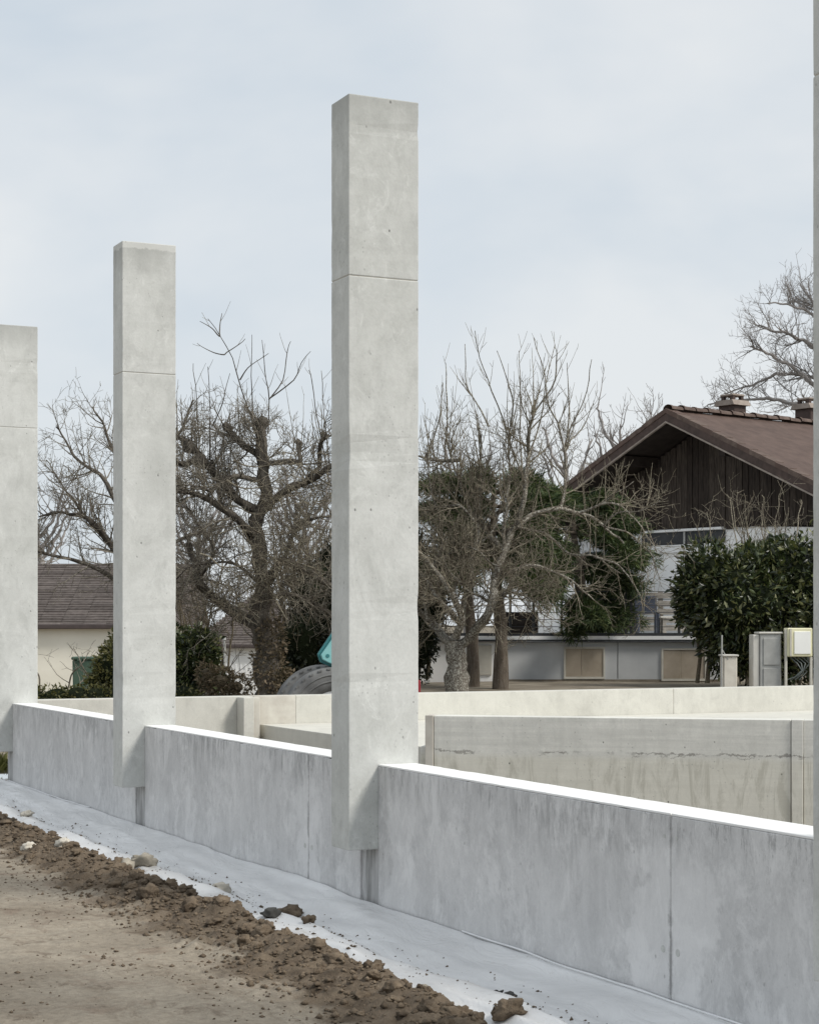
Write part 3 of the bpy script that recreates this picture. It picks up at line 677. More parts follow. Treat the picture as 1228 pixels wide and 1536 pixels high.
# ------------------------------------------------------------------ chalet on the right
M['roof'] = simple('brown_roof_tiles', (0.082, 0.054, 0.044), (0.12, 0.081, 0.066), 3.5, 0.75, 0.3, 'object', bump=0.2)
M['ridge'] = simple('ridge_tiles', (0.085, 0.06, 0.05), (0.16, 0.12, 0.10), 5, 0.8, 0.2, 'world')
M['barge'] = simple('barge_board', (0.05, 0.034, 0.028), (0.085, 0.056, 0.047), 6, 0.6, 0.3, 'world')
M['trim'] = simple('weathered_trim', (0.24, 0.20, 0.17), (0.36, 0.31, 0.27), 6, 0.7, 0.2, 'world')
M['plank'] = simple('dark_planks', (0.018, 0.014, 0.012), (0.05, 0.039, 0.032), 5, 0.8, 0.2, 'world', (6, 6, 0.7), island=0.0)
M['plank2'] = simple('worn_planks', (0.02, 0.016, 0.013), (0.085, 0.068, 0.056), 6, 0.8, 0.2, 'world', (7, 7, 0.6))
M['soffit'] = simple('dark_soffit', (0.022, 0.017, 0.014), (0.04, 0.031, 0.026), 5, 0.8, 0.2, 'world')
M['render'] = simple('white_render', (0.84, 0.84, 0.83), (0.90, 0.90, 0.89), 2, 0.85, 0.2, 'world')
M['renderc'] = simple('cream_render', (0.80, 0.76, 0.65), (0.88, 0.84, 0.73), 1.2, 0.85, 0.2, 'world')
M['white'] = simple('white_metal', (0.72, 0.72, 0.71), (0.82, 0.82, 0.81), 4, 0.5, 0.4, 'world')
M['black'] = simple('black_metal', (0.018, 0.02, 0.022), (0.04, 0.042, 0.045), 4, 0.5, 0.4, 'world')
M['glass'] = simple('dark_glass', (0.02, 0.024, 0.028), (0.04, 0.046, 0.05), 2, 0.08, 0.6, 'world')
M['greywall'] = simple('grey_render', (0.46, 0.475, 0.485), (0.56, 0.57, 0.575), 1.8, 0.88, 0.2, 'world')
M['frame'] = simple('pale_frame', (0.50, 0.48, 0.42), (0.60, 0.575, 0.51), 5, 0.8, 0.2, 'world')
M['board_brown'] = simple('beige_board', (0.32, 0.275, 0.215), (0.42, 0.36, 0.29), 3, 0.7, 0.25, 'world')
M['wood'] = simple('pallet_wood', (0.20, 0.185, 0.165), (0.36, 0.335, 0.30), 6, 0.85, 0.2, 'world', (1, 1, 4))
M['blue'] = simple('blue_grey_plastic', (0.05, 0.06, 0.085), (0.09, 0.10, 0.13), 5, 0.5, 0.4, 'world')
M['cab'] = simple('grey_cabinet', (0.34, 0.34, 0.325), (0.45, 0.45, 0.43), 5, 0.6, 0.3, 'world')
M['cabside'] = simple('pale_cabinet_side', (0.52, 0.50, 0.46), (0.62, 0.60, 0.55), 5, 0.6, 0.3, 'world')
M['stonepost'] = simple('pale_post', (0.58, 0.54, 0.47), (0.72, 0.68, 0.60), 7, 0.85, 0.2, 'world')
M['yellow'] = simple('pale_yellow_board', (0.68, 0.65, 0.42), (0.82, 0.79, 0.56), 3, 0.6, 0.3, 'world')
M['paper'] = simple('white_notice', (0.85, 0.85, 0.82), (0.92, 0.92, 0.88), 3, 0.6, 0.3, 'world')
M['hose'] = simple('grey_green_hose', (0.07, 0.085, 0.08), (0.17, 0.19, 0.18), 3, 0.4, 0.4, 'world')
M['teal'] = simple('teal_paint', (0.20, 0.47, 0.47), (0.29, 0.56, 0.56), 3, 0.35, 0.5, 'world')
M['tealdk'] = simple('dark_teal_paint', (0.03, 0.17, 0.18), (0.05, 0.22, 0.23), 3, 0.4, 0.5, 'world')
M['rubber'] = simple('dusty_rubber', (0.10, 0.10, 0.10), (0.22, 0.22, 0.215), 3, 0.75, 0.3, 'world')
M['red'] = simple('red_paint', (0.26, 0.02, 0.03), (0.34, 0.035, 0.045), 3, 0.5, 0.4, 'world')
M['bin'] = simple('green_bin', (0.045, 0.085, 0.06), (0.07, 0.115, 0.08), 3, 0.5, 0.4, 'world')
M['tile_old'] = simple('old_tiles', (0.10, 0.085, 0.078), (0.175, 0.15, 0.138), 7, 0.85, 0.2, 'world', island=0.35)
M['gutter'] = simple('dark_gutter', (0.055, 0.042, 0.04), (0.09, 0.07, 0.066), 3, 0.5, 0.4, 'world')

H = empty('chalet', (5.61, 40, 0.6), math.atan2(-0.797, 0.605))
tag(H, 'chalet with brown gable roof, dark wooden gable and white lower storey', 'house')
AZ, SLP, XL, XR, DEP = 5.66, 0.445, -4.75, 6.6, 13.0     # apex height above base, roof slope, eaves, depth (local: x along gable, y inwards)
def rz_(x): return AZ - SLP * abs(x)
roofp = []
for s_, xe in ((-1, XL), (1, XR)):
    ze = rz_(xe)
    poly = [(0, AZ), (xe, ze), (xe, ze - 0.16), (0, AZ - 0.16)]
    roofp.append(MB().prism(poly, 0.02, DEP).build('roof', M['roof'], H))
    bb = MB().prism([(0, AZ - 0.07), (xe, ze - 0.07), (xe, ze - 0.25), (0, AZ - 0.25)], -0.03, 0.015).build('barge_board', M['barge'], H)
    MB().prism([(0, AZ - 0.25), (xe, ze - 0.25), (xe, ze - 0.285), (0, AZ - 0.285)], -0.045, 0.012).build('edge_trim', M['trim'], bb)
    # verge tiles along the gable edge, overlapping like steps
    n = int(abs(xe) / 0.34)
    for i in range(n):
        a = xe * i / n; b = xe * (i + 1) / n; zt = 0.03
        MB().prism([(a, rz_(a) + zt), (b, rz_(b) + zt + 0.012), (b, rz_(b) - 0.07), (a, rz_(a) - 0.07)], -0.05, 0.22).build('verge_tile', M['ridge'] if i % 3 else M['roof'], roofp[-1])
    MB().prism([(0.0, AZ - 0.17), (xe * 0.99, rz_(xe * 0.99) - 0.17), (xe * 0.99, rz_(xe * 0.99) - 0.22), (0, AZ - 0.22)], 0.02, DEP - 0.02).build('soffit', M['soffit'], H)
def ridge_mesh():
    V, Fq = [], []
    for j, (y, k) in enumerate(((0, 1.12), (0.06, 1.12), (0.07, 1.0), (0.40, 0.9))):
        for i in range(7):
            a = math.pi * i / 6; V.append((math.cos(a) * 0.13 * k, y, math.sin(a) * 0.10 * k - 0.02))
    for j in range(3):
        for i in range(6): Fq.append((j*7+i, j*7+i+1, (j+1)*7+i+1, (j+1)*7+i))
    return mesh_np('ridge_tile', V, Fq)
rm = ridge_mesh(); rm.materials.append(M['ridge'])
for i in range(33):
    o = bpy.data.objects.new('ridge_tile', rm); o.location = (0, 0.02 + i * 0.385, AZ + 0.03 + 0.012 * (i % 2)); o.rotation_euler = (R.uniform(-0.02, 0.03), 0, 0); link(o, roofp[0])
def chimney(y, x, ztop, label=None):
    c = MB().box(x - 0.24, x + 0.24, y - 0.2, y + 0.2, AZ - 1.0, ztop - 0.22).build('chimney', M['barge'], H, 0.01)
    MB().prism([(x - 0.31, ztop - 0.22), (x + 0.31, ztop - 0.22), (x + 0.25, ztop - 0.10), (x - 0.25, ztop - 0.10)], y - 0.28, y + 0.28).build('chimney_cap', M['trim'], c)
    for sx in (-0.14, 0.14):
        for sy in (-0.14, 0.14): MB().box(x + sx - 0.04, x + sx + 0.04, y + sy - 0.04, y + sy + 0.04, ztop - 0.10, ztop - 0.0).build('cap_pillar', M['barge'], c)
    MB().box(x - 0.2, x + 0.2, y - 0.2, y + 0.2, ztop, ztop + 0.045).build('cap_slab', M['trim'], c, 0.01)
chimney(2.55, -0.45, AZ + 0.52); chimney(5.1, -0.4, AZ + 0.62)
GY = 1.15
gw = MB().prism([(-4.5, 3.1), (5.7, 3.1), (5.7, rz_(5.7) - 0.25), (0, AZ - 0.25), (-4.5, rz_(-4.5) - 0.25)], GY + 0.03, GY + 0.3).build('gable_wall', M['soffit'], H)
x = -4.45; i = 0
while x < 5.6:
    wd = 0.165; top = min(rz_(x), rz_(x + wd)) - 0.27; j = R.uniform(-0.012, 0.012); bot = 3.08 + R.uniform(-0.03, 0.03)
    MB().box(x + 0.006, x + wd - 0.006, GY + j - 0.02, GY + 0.031, bot, top).build('plank', M['plank2'] if R.random() < 0.3 else M['plank'], gw)
    x += wd; i += 1
for q in (-4.2, -1.5, 1.5, 4.4, 5.55):                      # purlin ends under the overhang
    MB().box(q - 0.09, q + 0.09, 0.12, GY, rz_(q) - 0.44, rz_(q) - 0.225).build('purlin', M['soffit'], H)
MB().box(-4.4, 5.6, GY + 0.05, DEP - 0.3, 0.0, 3.12).build('wall', M['render'], H)
MB().box(-1.95, 0.62, GY - 0.10, GY + 0.04, 3.06, 3.12).build('awning_box', M['white'], H, 0.01)
MB().box(-1.93, 0.60, GY - 0.03, GY + 0.045, 2.78, 3.055).build('glazing', M['black'], H)
MB().box(-0.57, -0.53, GY - 0.06, GY - 0.032, 2.78, 3.05).build('mullion', M['cab'], H)
MB().box(-1.95, 0.62, GY - 0.05, GY + 0.045, 2.60, 2.77).build('lintel', M['white'], H)
f_ = MB().box(-3.9, -3.0, GY + 0.02, GY + 0.06, 0.85, 2.7).build('window', M['glass'], H); MB().box(-3.98, -3.9, GY - 0.01, GY + 0.06, 0.8, 2.75).build('window_frame', M['white'], f_)
f_ = MB().box(1.4, 3.6, GY + 0.02, GY + 0.06, 0.85, 2.6).build('window', M['glass'], H); MB().box(2.46, 2.54, GY - 0.01, GY + 0.02, 0.85, 2.6).build('window_frame', M['white'], f_)

# terrace with basement wall, boarded openings, railing
YT = 33.0
T = empty('terrace', (P(760, 0, YT).x, YT, 0.4)); tag(T, 'raised terrace on a grey rendered wall with two boarded openings', 'terrace')
x0, x1 = P(756, 0, YT).x - T.location.x, P(1082, 0, YT).x - T.location.x
xa = P(600, 0, YT).x - T.location.x
def tz(py): return CAMZ - (py - HOR) / F * YT - 0.4
MB().box(x0, x1, 0, 0.3, -0.3, tz(963)).build('wall', M['greywall'], T, 0.01)
MB().box(xa, x0 - 0.004, 0.03, 0.33, -0.3, tz(963)).build('wall', M['render'], T, 0.01)
MB().box(P(711, 0, YT).x - T.location.x, P(737, 0, YT).x - T.location.x, 0.0, 0.028, tz(1012), tz(968)).build('door', M['frame'], T)
MB().box(P(758.5, 0, YT).x - T.location.x, P(761, 0, YT).x - T.location.x, -0.03, 0.0, -0.1, tz(966)).build('downpipe', M['cabside'], T)
MB().box(x0 + 0.01, x1, -0.014, -0.001, -0.3, tz(1019)).build('plinth', M['garden'], T)
MB().box(P(926, 0, YT).x - T.location.x - .006, P(926, 0, YT).x - T.location.x + .006, -0.003, 0, tz(1018), tz(964)).build('joint', M['black'], T)
MB().box(xa, x1 + 0.05, -0.10, 6.0, tz(962.5), tz(959.5)).build('drip_edge', M['black'], T)
MB().box(xa, x1 + 0.02, -0.06, 7.2, tz(959.3), tz(954)).build('floor', M['render'], T)
for a, b, c, d in ((848, 904, 973, 1015), (994, 1056, 975, 1018)):
    A, B = P(a, 0, YT).x - T.location.x, P(b, 0, YT).x - T.location.x; zc, zd = tz(c), tz(d)
    fr = MB().box(A - 0.03, B + 0.03, -0.03, 0.0, zc, zc + 0.035).box(A - 0.035, B + 0.03, -0.03, 0.0, zd - 0.04, zd).box(A - 0.035, A, -0.03, 0, zd, zc).box(B, B + 0.03, -0.03, 0, zd, zc).build('window_frame', M['frame'], T)
    MB().box(A, (A + B) / 2 - 0.06, -0.02, 0.0, zd, zc).build('board', M['board_brown'], fr, 0.004)
    MB().box((A + B) / 2 - 0.057, B, -0.016, 0.0, zd, zc).build('board', M['board_brown'], fr, 0.004)
rl = empty('railing', (P(760, 0, YT).x, YT + 0.02, T.location.z + tz(954))); tag(rl, 'thin black metal railing along the terrace edge', 'railing')
def rx(px): return P(px, 0, YT).x - rl.location.x
for px in (645, 700, 765, 800, 842, 880, 938, 946, 1018, 1031, 1078):
    MB().box(rx(px) - 0.022, rx(px) + 0.022, -0.02, 0.02, -0.07, 0.82).build('post', M['black'], rl)
MB().box(rx(640), rx(1080), -0.03, 0.03, 0.0, 0.055).build('rail', M['black'], rl)
for k in range(6):
    MB().bar((rx(640), -0.024, 0.17 + k * 0.125), (rx(1080), -0.024, 0.17 + k * 0.125 + R.uniform(-.01, .01)), 0.0065, 5).build('cable', M['black'], rl)
def tblock(name, px0, px1, py0, py1, Y, mat, label, cat, d=0.4, bevel=0.01):
    a, b = P(px0, py1, Y), P(px1, py0, Y); z0 = max(a.z, 0) ; o = MB().box(0, b.x - a.x, 0, d, 0, b.z - a.z).build(name, mat, None, bevel, loc=(a.x, Y, a.z)); return tag(o, label, cat)
# furniture on the terrace
ch = empty('terrace_chair', P(955, 951, 34.2)); tag(ch, 'dark blue grey chair on the terrace beside the pallet boards', 'chair')
MB().box(0, 0.42, 0, 0.42, 0.38, 0.42).build('seat', M['blue'], ch, 0.01)
MB().box(0, 0.42, 0.38, 0.43, 0.42, 0.72).build('backrest', M['blue'], ch, 0.01)
for a in (0.02, 0.40):
    for b in (0.02, 0.40): MB().bar((a, b, 0), (a, b, 0.38), 0.03, 6).build('leg', M['blue'], ch)
pl = empty('pallet_screen', P(940, 951, 35.0)); tag(pl, 'upright screen of weathered pallet boards on the terrace', 'pallet')
for k in range(5): MB().box(0, 1.65 - 0.1 * (k % 2), 0, 0.025, 0.06 + k * 0.155, 0.17 + k * 0.155).build('board', M['wood'], pl, 0.004)
for q in (0.08, 0.6, 1.05, 1.5): MB().box(q, q + 0.09, 0.026, 0.10, 0.0, 0.82).build('post', M['wood'], pl, 0.004)
lg = empty('bench', P(990, 951, 34.0)); tag(lg, 'low pale slatted bench in front of the pallet screen', 'bench')
for k in range(3): MB().box(0, 1.0, k * 0.14, k * 0.14 + 0.12, 0.30, 0.33).build('slat', M['cabside'], lg, 0.004)
for q in (0.05, 0.89): MB().box(q, q + 0.06, 0.02, 0.38, 0, 0.299).build('leg', M['wood'], lg)
o = MB().box(0, 0.75, 0, 0.3, 0, 0.42).build('planter', M['soffit'], None, 0.01, loc=P(748, 951, 35)); tag(o, 'dark brown planter box at the left end of the terrace', 'planter')
an = empty('annex', (P(805, 0, 41).x, 41, 0.4)); tag(an, 'white rendered annex glimpsed behind the conifer', 'building')
MB().box(0, 1.2, 0, 4, 0, 2.6).build('wall', M['render'], an); MB().box(-0.2, 1.4, -0.2, 4.2, 2.605, 2.75).build('roof', M['roof'], an)

# post, cabinets, notice box by the laurel
YC = 27.0
zb = 0.3
def cabinet(name, px0, px1, top, Y, label, cat, mat, side, split=None, door=None, ang=0.0):
    a, b = P(px0, top, Y), P(px1, top, Y); r_ = empty(name, (a.x, Y, zb), ang); tag(r_, label, cat)
    W_, h = b.x - a.x, a.z - zb; 
    MB().box(0, W_, 0, 0.35, 0, h).build('body', mat, r_, 0.012)
    if side: MB().box(-0.10, -0.004, 0.02, 0.33, 0, h - 0.01).build('side_panel', M['cabside'], r_, 0.01)
    if door:
        for (z0, z1) in door: MB().box(0.05, W_ - 0.02, -0.014, -0.002, z0 * h, z1 * h).build('door', mat, r_, 0.006)
    MB().box(-0.02, W_ + 0.02, -0.02, 0.37, h + 0.001, h + 0.03).build('lid', M['cabside'], r_, 0.008)
    return r_, W_, h
cabinet('utility_cabinet', 1139, 1171, 951, YC, 'tall grey utility cabinet with two doors beside the laurel hedge', 'cabinet', M['cab'], True, door=((0.10, 0.56), (0.60, 0.95)))
r_, W_, h = cabinet('utility_post', 1085, 1105, 985, YC, 'short pale stone utility post left of the grey cabinet', 'post', M['stonepost'], False)
r_ = empty('drain_pole', P(1081, 1030, YC)); tag(r_, 'thin pale metal pole leaning beside the short post', 'pole')
MB().bar((0, 0, -0.4), (0.01, 0, 0.76), 0.013, 8).build('pole', M['cab'], r_); MB().bar((0.01, 0, 0.55), (0.10, 0, 0.40), 0.008, 6).build('brace', M['cab'], r_)
nb_ = empty('notice_box', (P(1178, 0, YC).x, YC - 0.1, zb), 0.05); tag(nb_, 'pale yellow box on thin legs with hanging green hoses', 'box')
bz0, bz1 = P(0, 985, YC).z - zb, P(0, 942, YC).z - zb; bw = P(1216, 0, YC).x - P(1178, 0, YC).x
MB().box(0, bw, 0, 0.22, bz0, bz1).build('body', M['yellow'], nb_, 0.012)
MB().box(0.10, bw - 0.03, -0.012, -0.001, bz0 + 0.04, bz1 - 0.05).build('front_panel', M['paper'], nb_, 0.005)
MB().box(0.035, 0.06, -0.02, -0.001, bz0 + 0.01, bz1 - 0.01).build('rib', M['frame'], nb_)
for q in (-0.03, bw - 0.03): MB().box(q, q + 0.035, 0.02, 0.07, -0.2, (bz1 - 0.02) if q < 0 else bz0 - 0.002).build('leg', M['frame'], nb_, 0.004)
for k in range(4):
    t = Tubes(); xk = 0.06 + 0.06 * k
    t.add([(xk, 0.1, bz0), (xk + 0.10, 0.05, bz0 - 0.10), (xk + 0.16 - 0.05 * k, 0.02, bz0 - 0.2), (xk + 0.06, 0.03, bz0 - 0.3 + 0.03 * k), (xk - 0.05, 0.06, bz0 - 0.34)], [0.010] * 5, 6)
    obj('hose', t.mesh('hose'), M['hose'], nb_)
o = MB().box(0, 0.42, 0, 0.3, 0, 0.05).box(0.12, 0.42, 0.02, 0.28, 0.05, 0.09).build('slab_stack', M['cab'], None, 0.006, loc=P(1185, 1024, YC - 1.2)); o.location.z = 0.62
MB_ = MB().box(0.03, 0.39, 0.03, 0.27, -0.95, -0.001).build('support', M['patch'], o); tag(o, 'grey slabs stacked under the yellow box', 'slab')

# ------------------------------------------------------------------ low house on the left, second house behind the old tree
def low_house(name, px0, px1, ridge_y, eave_y, Y, label, wallmat, hip=0.0, base=-1.6, depth=9):
    a, b = P(px0, eave_y, Y), P(px1, eave_y, Y); L = b.x - a.x; r_ = empty(name, (a.x, Y, base)); tag(r_, label, 'house')
    ze = a.z - base; zr = P(0, ridge_y, Y + depth * 0.5).z - base; dp = depth * 0.5
    MB().box(0.3, L - 0.3, 0.16, depth - 0.6, 0, ze - 0.02).build('wall', wallmat, r_)
    rf = MB().add([(0, 0, ze), (L, 0, ze), (L - hip, dp, zr), (hip, dp, zr), (0, depth, ze), (L, depth, ze)],
                  [(0, 1, 2, 3), (3, 2, 5, 4), (0, 3, 4), (1, 5, 2), (0, 4, 5, 1)]).build('roof', M['tile_old'], r_)
    n = 26; sl_ = MB()
    for i in range(n):                                   # tile courses
        f0, f1 = i / n, (i + 1) / n
        y0, y1 = dp * f0, dp * f1; z0, z1 = ze + (zr - ze) * f0, ze + (zr - ze) * f1
        h0 = hip * f0; m = max(4, int((L - 2 * h0) / 0.6))
        for j in range(m):
            x0_ = h0 + (L - 2 * h0) * j / m; x1_ = h0 + (L - 2 * h0) * (j + 1) / m; dz = R.uniform(0.03, 0.06)
            sl_.add([(x0_, y0, z0 + dz), (x1_ - 0.01, y0, z0 + dz), (x1_ - 0.01, y1, z1 + 0.01), (x0_, y1, z1 + 0.01), (x0_, y0, z0), (x1_ - 0.01, y0, z0)], [(0, 1, 2, 3), (4, 5, 1, 0)])
    tag(obj('tiles', sl_.mesh('tiles'), M['tile_old'], rf), kind='stuff')
    MB().box(-0.05, L + 0.05, -0.14, -0.005, ze - 0.10, ze + 0.03).build('gutter', M['gutter'], r_, 0.02)
    MB().box(0, L, 0.0, 0.14, ze - 0.05, ze - 0.025).build('soffit', M['trim'], r_)
    MB().box(0.29, L - 0.29, 0.148, 0.157, ze - 3.0, ze - 0.06).build('facade', wallmat, r_)
    return r_
low_house('bungalow', -80, 262, 846, 938, 50, 'low cream house with brown tiled roof behind the left columns', M['renderc'])
low_house('cottage', 283, 470, 880, 968, 62, 'white cottage with grey brown roof behind the old tree', M['render'], 2.2, base=-2.4)
b_ = empty('garden_bin', (P(110, 0, 40).x, 40, -1.4)); tag(b_, 'dark green rubbish bin in front of the cream house', 'bin')
bz = P(0, 990, 40).z + 1.4
MB().prism([(0.02, 0), (0.46, 0), (0.5, bz), (-0.02, bz)], 0, 0.45).build('body', M['bin'], b_, 0.02)
MB().box(-0.04, 0.52, -0.03, 0.48, bz + 0.001, bz + 0.07).build('lid', M['bin'], b_, 0.02)
MB().box(0.1, 0.2, -0.05, -0.031, bz - 0.02, bz + 0.05).build('handle', M['bin'], b_)
pf = empty('picket_fence', (P(325, 0, 45).x, 45, -1.6)); tag(pf, 'white picket fence in front of the white cottage', 'fence')
fz = P(0, 996, 45).z + 1.6
for k in range(12): MB().box(k * 0.115, k * 0.115 + 0.045, 0, 0.02, 0.1, fz - 0.02 * (k % 2)).build('picket', M['white'], pf, 0.004)
for zz in (fz - 0.15, fz - 0.42): MB().box(-0.05, 1.4, 0.021, 0.05, zz, zz + 0.05).build('rail', M['white'], pf)
for q in (0.0, 1.3): MB().box(q, q + 0.06, 0.051, 0.11, 0, fz).build('post', M['white'], pf)
lp = empty('light_pole', (P(337, 0, 44).x, 44, -1.5)); tag(lp, 'slim grey post beside the dark shrub and white cottage', 'pole')
MB().bar((0, 0, 0), (0, 0, P(0, 960, 44).z + 1.5), 0.028, 8).build('post', M['cab'], lp); MB().bar((0, 0, P(0, 960, 44).z + 1.5), (0, 0, P(0, 954, 44).z + 1.5), 0.05, 8, 0.02).build('cap', M['cab'], lp)

# ------------------------------------------------------------------ teal machine behind the middle column
YM = 23.2
tr = empty('tractor', (P(503, 0, YM).x, YM, -0.27), 0.22); tag(tr, 'teal machine with a big dusty tyre, half hidden by the middle column', 'tractor')
def wheel(cx, cy, cz, Rr, wd, name='tyre'):
    prof = [(0.52, -0.30), (0.56, -0.42), (0.66, -0.50), (0.80, -0.52), (0.90, -0.47), (0.965, -0.40), (0.985, -0.2), (0.985, 0.2), (0.965, 0.40), (0.90, 0.47), (0.80, 0.52), (0.66, 0.50), (0.56, 0.42), (0.52, 0.30)]
    n = 56; V, Fq = [], []
    for i in range(n):
        a = 2 * math.pi * i / n
        for r, y in prof: V.append((cx + math.cos(a) * r * Rr, cy + y * wd, cz + math.sin(a) * r * Rr))
    m = len(prof)
    for i in range(n):
        for j in range(m): Fq.append((i*m+j, i*m+(j+1) % m, ((i+1) % n)*m+(j+1) % m, ((i+1) % n)*m+j))
    t = obj(name, mesh_np(name, V, Fq), M['rubber'], tr)
    lug = MB()
    for i in range(34):
        a = 2 * math.pi * i / 34
        for s_ in (-1, 1):
            a2 = a + (0.09 if s_ > 0 else 0)
            ca, sa = math.cos(a2), math.sin(a2); cb, sb = math.cos(a2 + 0.07), math.sin(a2 + 0.07); 
            y0, y1 = s_ * 0.05 * wd, s_ * 0.47 * wd; ri, ro = 0.965 * Rr, 0.980 * Rr
            lug.add([(cx+ca*ri, cy+y0, cz+sa*ri), (cx+cb*ri, cy+y0, cz+sb*ri), (cx+cb*ri*0.97, cy+y1, cz+sb*ri*0.97), (cx+ca*ri*0.97, cy+y1, cz+sa*ri*0.97),
                     (cx+ca*ro, cy+y0, cz+sa*ro), (cx+cb*ro, cy+y0, cz+sb*ro), (cx+cb*ro*0.985, cy+y1, cz+sb*ro*0.985), (cx+ca*ro*0.985, cy+y1, cz+sa*ro*0.985)],
                    [(0,1,2,3),(4,5,6,7),(0,1,5,4),(1,2,6,5),(2,3,7,6),(3,0,4,7)])
    lug.build('tread', M['rubber'], t)
    rg = MB(); 
    n = 40
    for (r0, r1, y) in ((0.46, 0.535, -0.33), (0.08, 0.45, -0.18)):
        vs, fs = [], []
        for i in range(n):
            a = 2 * math.pi * i / n
            vs += [(cx+math.cos(a)*r0*Rr, cy+y*wd, cz+math.sin(a)*r0*Rr), (cx+math.cos(a)*r1*Rr, cy+y*wd, cz+math.sin(a)*r1*Rr), (cx+math.cos(a)*r1*Rr, cy+(y+0.12)*wd, cz+math.sin(a)*r1*Rr), (cx+math.cos(a)*r0*Rr, cy+(y+0.12)*wd, cz+math.sin(a)*r0*Rr)]
        for i in range(n):
            j = (i + 1) % n
            for k in range(4): fs.append((i*4+k, j*4+k, j*4+(k+1) % 4, i*4+(k+1) % 4))
        rg.add(vs, fs)
    rg.build('rim', M['white'], t)
    for r in (0.72, 0.84):                                # raised rings on the sidewall
        tt = Tubes(); pts = [(cx + math.cos(a) * r * Rr, cy - 0.505 * wd, cz + math.sin(a) * r * Rr) for a in np.linspace(0, 2*math.pi, 48)]
        tt.add(pts, [0.014] * 48, 5); obj('sidewall_ring', tt.mesh('sidewall_ring'), M['rubber'], t)
wheel(-0.03, 0, 0.665, 0.665, 0.34); wheel(0.05, 1.25, 0.665, 0.665, 0.34)
MB().prism([(-0.195, 1.470), (-0.175, 1.410), (-0.105, 1.375), (0.055, 1.310), (0.725, 1.310), (0.725, 1.900), (0.075, 1.900), (-0.025, 1.710)], -0.06, -0.008).build('side_plate', M['teal'], tr, 0.012, 2)
MB().prism([(-0.230, 1.480), (-0.195, 1.380), (-0.105, 1.340), (0.055, 1.270), (0.745, 1.270), (0.745, 1.930), (0.065, 1.930), (-0.045, 1.750)], 0.0, 0.06).build('body', M['tealdk'], tr, 0.015, 2)
MB().bar((-0.11, -0.066, 1.46), (-0.11, -0.02, 1.46), 0.024, 14).build('pin', M['tealdk'], tr)
MB().prism([(0.30, 1.24), (0.96, 1.24), (0.96, 1.86), (0.32, 1.86)], 0.065, 1.3).build('bonnet', M['tealdk'], tr, 0.02)
MB().box(0.3, 0.95, 0.25, 1.0, 0.55, 1.149).build('chassis', M['black'], tr, 0.02)
MB().box(1.06, 1.13, 0.1, 0.5, 0.88, 1.14).build('tail_light', M['red'], tr, 0.01); MB().box(0.951, 1.20, 0.1, 0.55, 0.68, 0.875).build('step', M['black'], tr, 0.01)

# ------------------------------------------------------------------ trees
def PL(lst, Y, r, jit=0.35):
    """limb through image points at the tree's distance, wandering in depth"""
    out = []; d = 0.0
    for i, (x, y) in enumerate(lst):
        out.append(P(x, y, Y + d)); d += r.uniform(-jit, jit)
    return out
# old pollarded tree, left of the middle column
Y = 27.0; t = Tree(11, 0.12, 0.26, 0.0043); r = t.r
base = Vector((P(402, 0, Y).x, Y, garden_h(*[(lambda p: (p.x*VX+p.y*VY, p.x*UX+p.y*UY))(P(402, 0, Y))][0]) - 0.05))
tr0 = [base.copy()] + [P(x, y, Y) for x, y in ((401, 1010), (396, 975), (388, 930), (398, 880), (386, 800), (397, 735), (390, 670), (392, 645))]
q, rad = t.limb(tr0[:5], 0.205, 0.13, 0.06); t.twigs(q, rad, 8, (0.3, 1.1), 2, up=0.05, start=0.5); q, rad = t.limb(tr0[4:], 0.115, 0.075, 0.09); t.twigs(q, rad, 11, (0.3, 1.1), 2, up=0.05, start=0.35)
limbs = [([(392, 940), (352, 922), (318, 893), (298, 865), (283, 815)], .13, .05), ([(391, 770), (352, 745), (318, 705), (290, 672), (262, 655), (235, 640)], .085, .04),
         ([(393, 805), (345, 772), (300, 745), (258, 735), (225, 745)], .07, .03), ([(394, 880), (425, 842), (462, 855), (500, 880), (525, 890)], .09, .035),
         ([(393, 765), (430, 733), (462, 722), (500, 702), (530, 690)], .08, .035), ([(392, 700), (430, 690), (452, 690), (447, 668)], .06, .04),
         ([(392, 685), (365, 665), (348, 648), (338, 640)], .065, .05), ([(394, 860), (370, 800), (335, 760), (318, 690)], .05, .025), ([(391, 900), (430, 890), (470, 905), (500, 930)], .05, .025),
         ([(462, 722), (480, 700), (478, 672), (486, 655)], .05, .035), ([(318, 705), (300, 690), (280, 700), (262, 690)], .07, .05), ([(393, 720), (350, 715), (320, 735), (290, 730)], .05, .02),
         ([(298, 865), (320, 830), (300, 790), (280, 760)], .03, .015), ([(425, 842), (440, 800), (470, 780), (510, 770)], .04, .02), ([(394, 880), (365, 850), (330, 845), (290, 850), (262, 870)], .035, .014)]
for pts, a, b in limbs:
    q, rad = t.limb(PL(pts, Y, r, 0.3), a * 0.8, b * 0.8, 0.06)
    t.twigs(q, rad, 11.5, (0.25, 1.0), 2, up=0.05); t.sprouts(q, rad, 6.0, (0.35, 1.05))
tf = Tree(12, 0.0, 0.3, 0.0052)
for pts in ([(330, 800), (370, 790), (420, 805), (465, 785)], [(300, 830), (350, 850), (400, 840), (445, 850)], [(345, 760), (385, 770), (430, 755), (470, 760)], [(350, 900), (390, 870), (430, 860), (465, 820)], [(340, 720), (380, 735), (425, 715), (450, 700)], [(440, 880), (410, 850), (370, 860), (330, 880)], [(430, 930), (405, 890), (380, 880), (340, 905)], [(350, 690), (390, 700), (420, 690)]):
    q, rad = tf.limb(PL(pts, Y - 0.9, r, 0.25), .011, .005, 0.08); tf.twigs(q, rad, 11, (0.25, 0.9), 2, up=0.0)
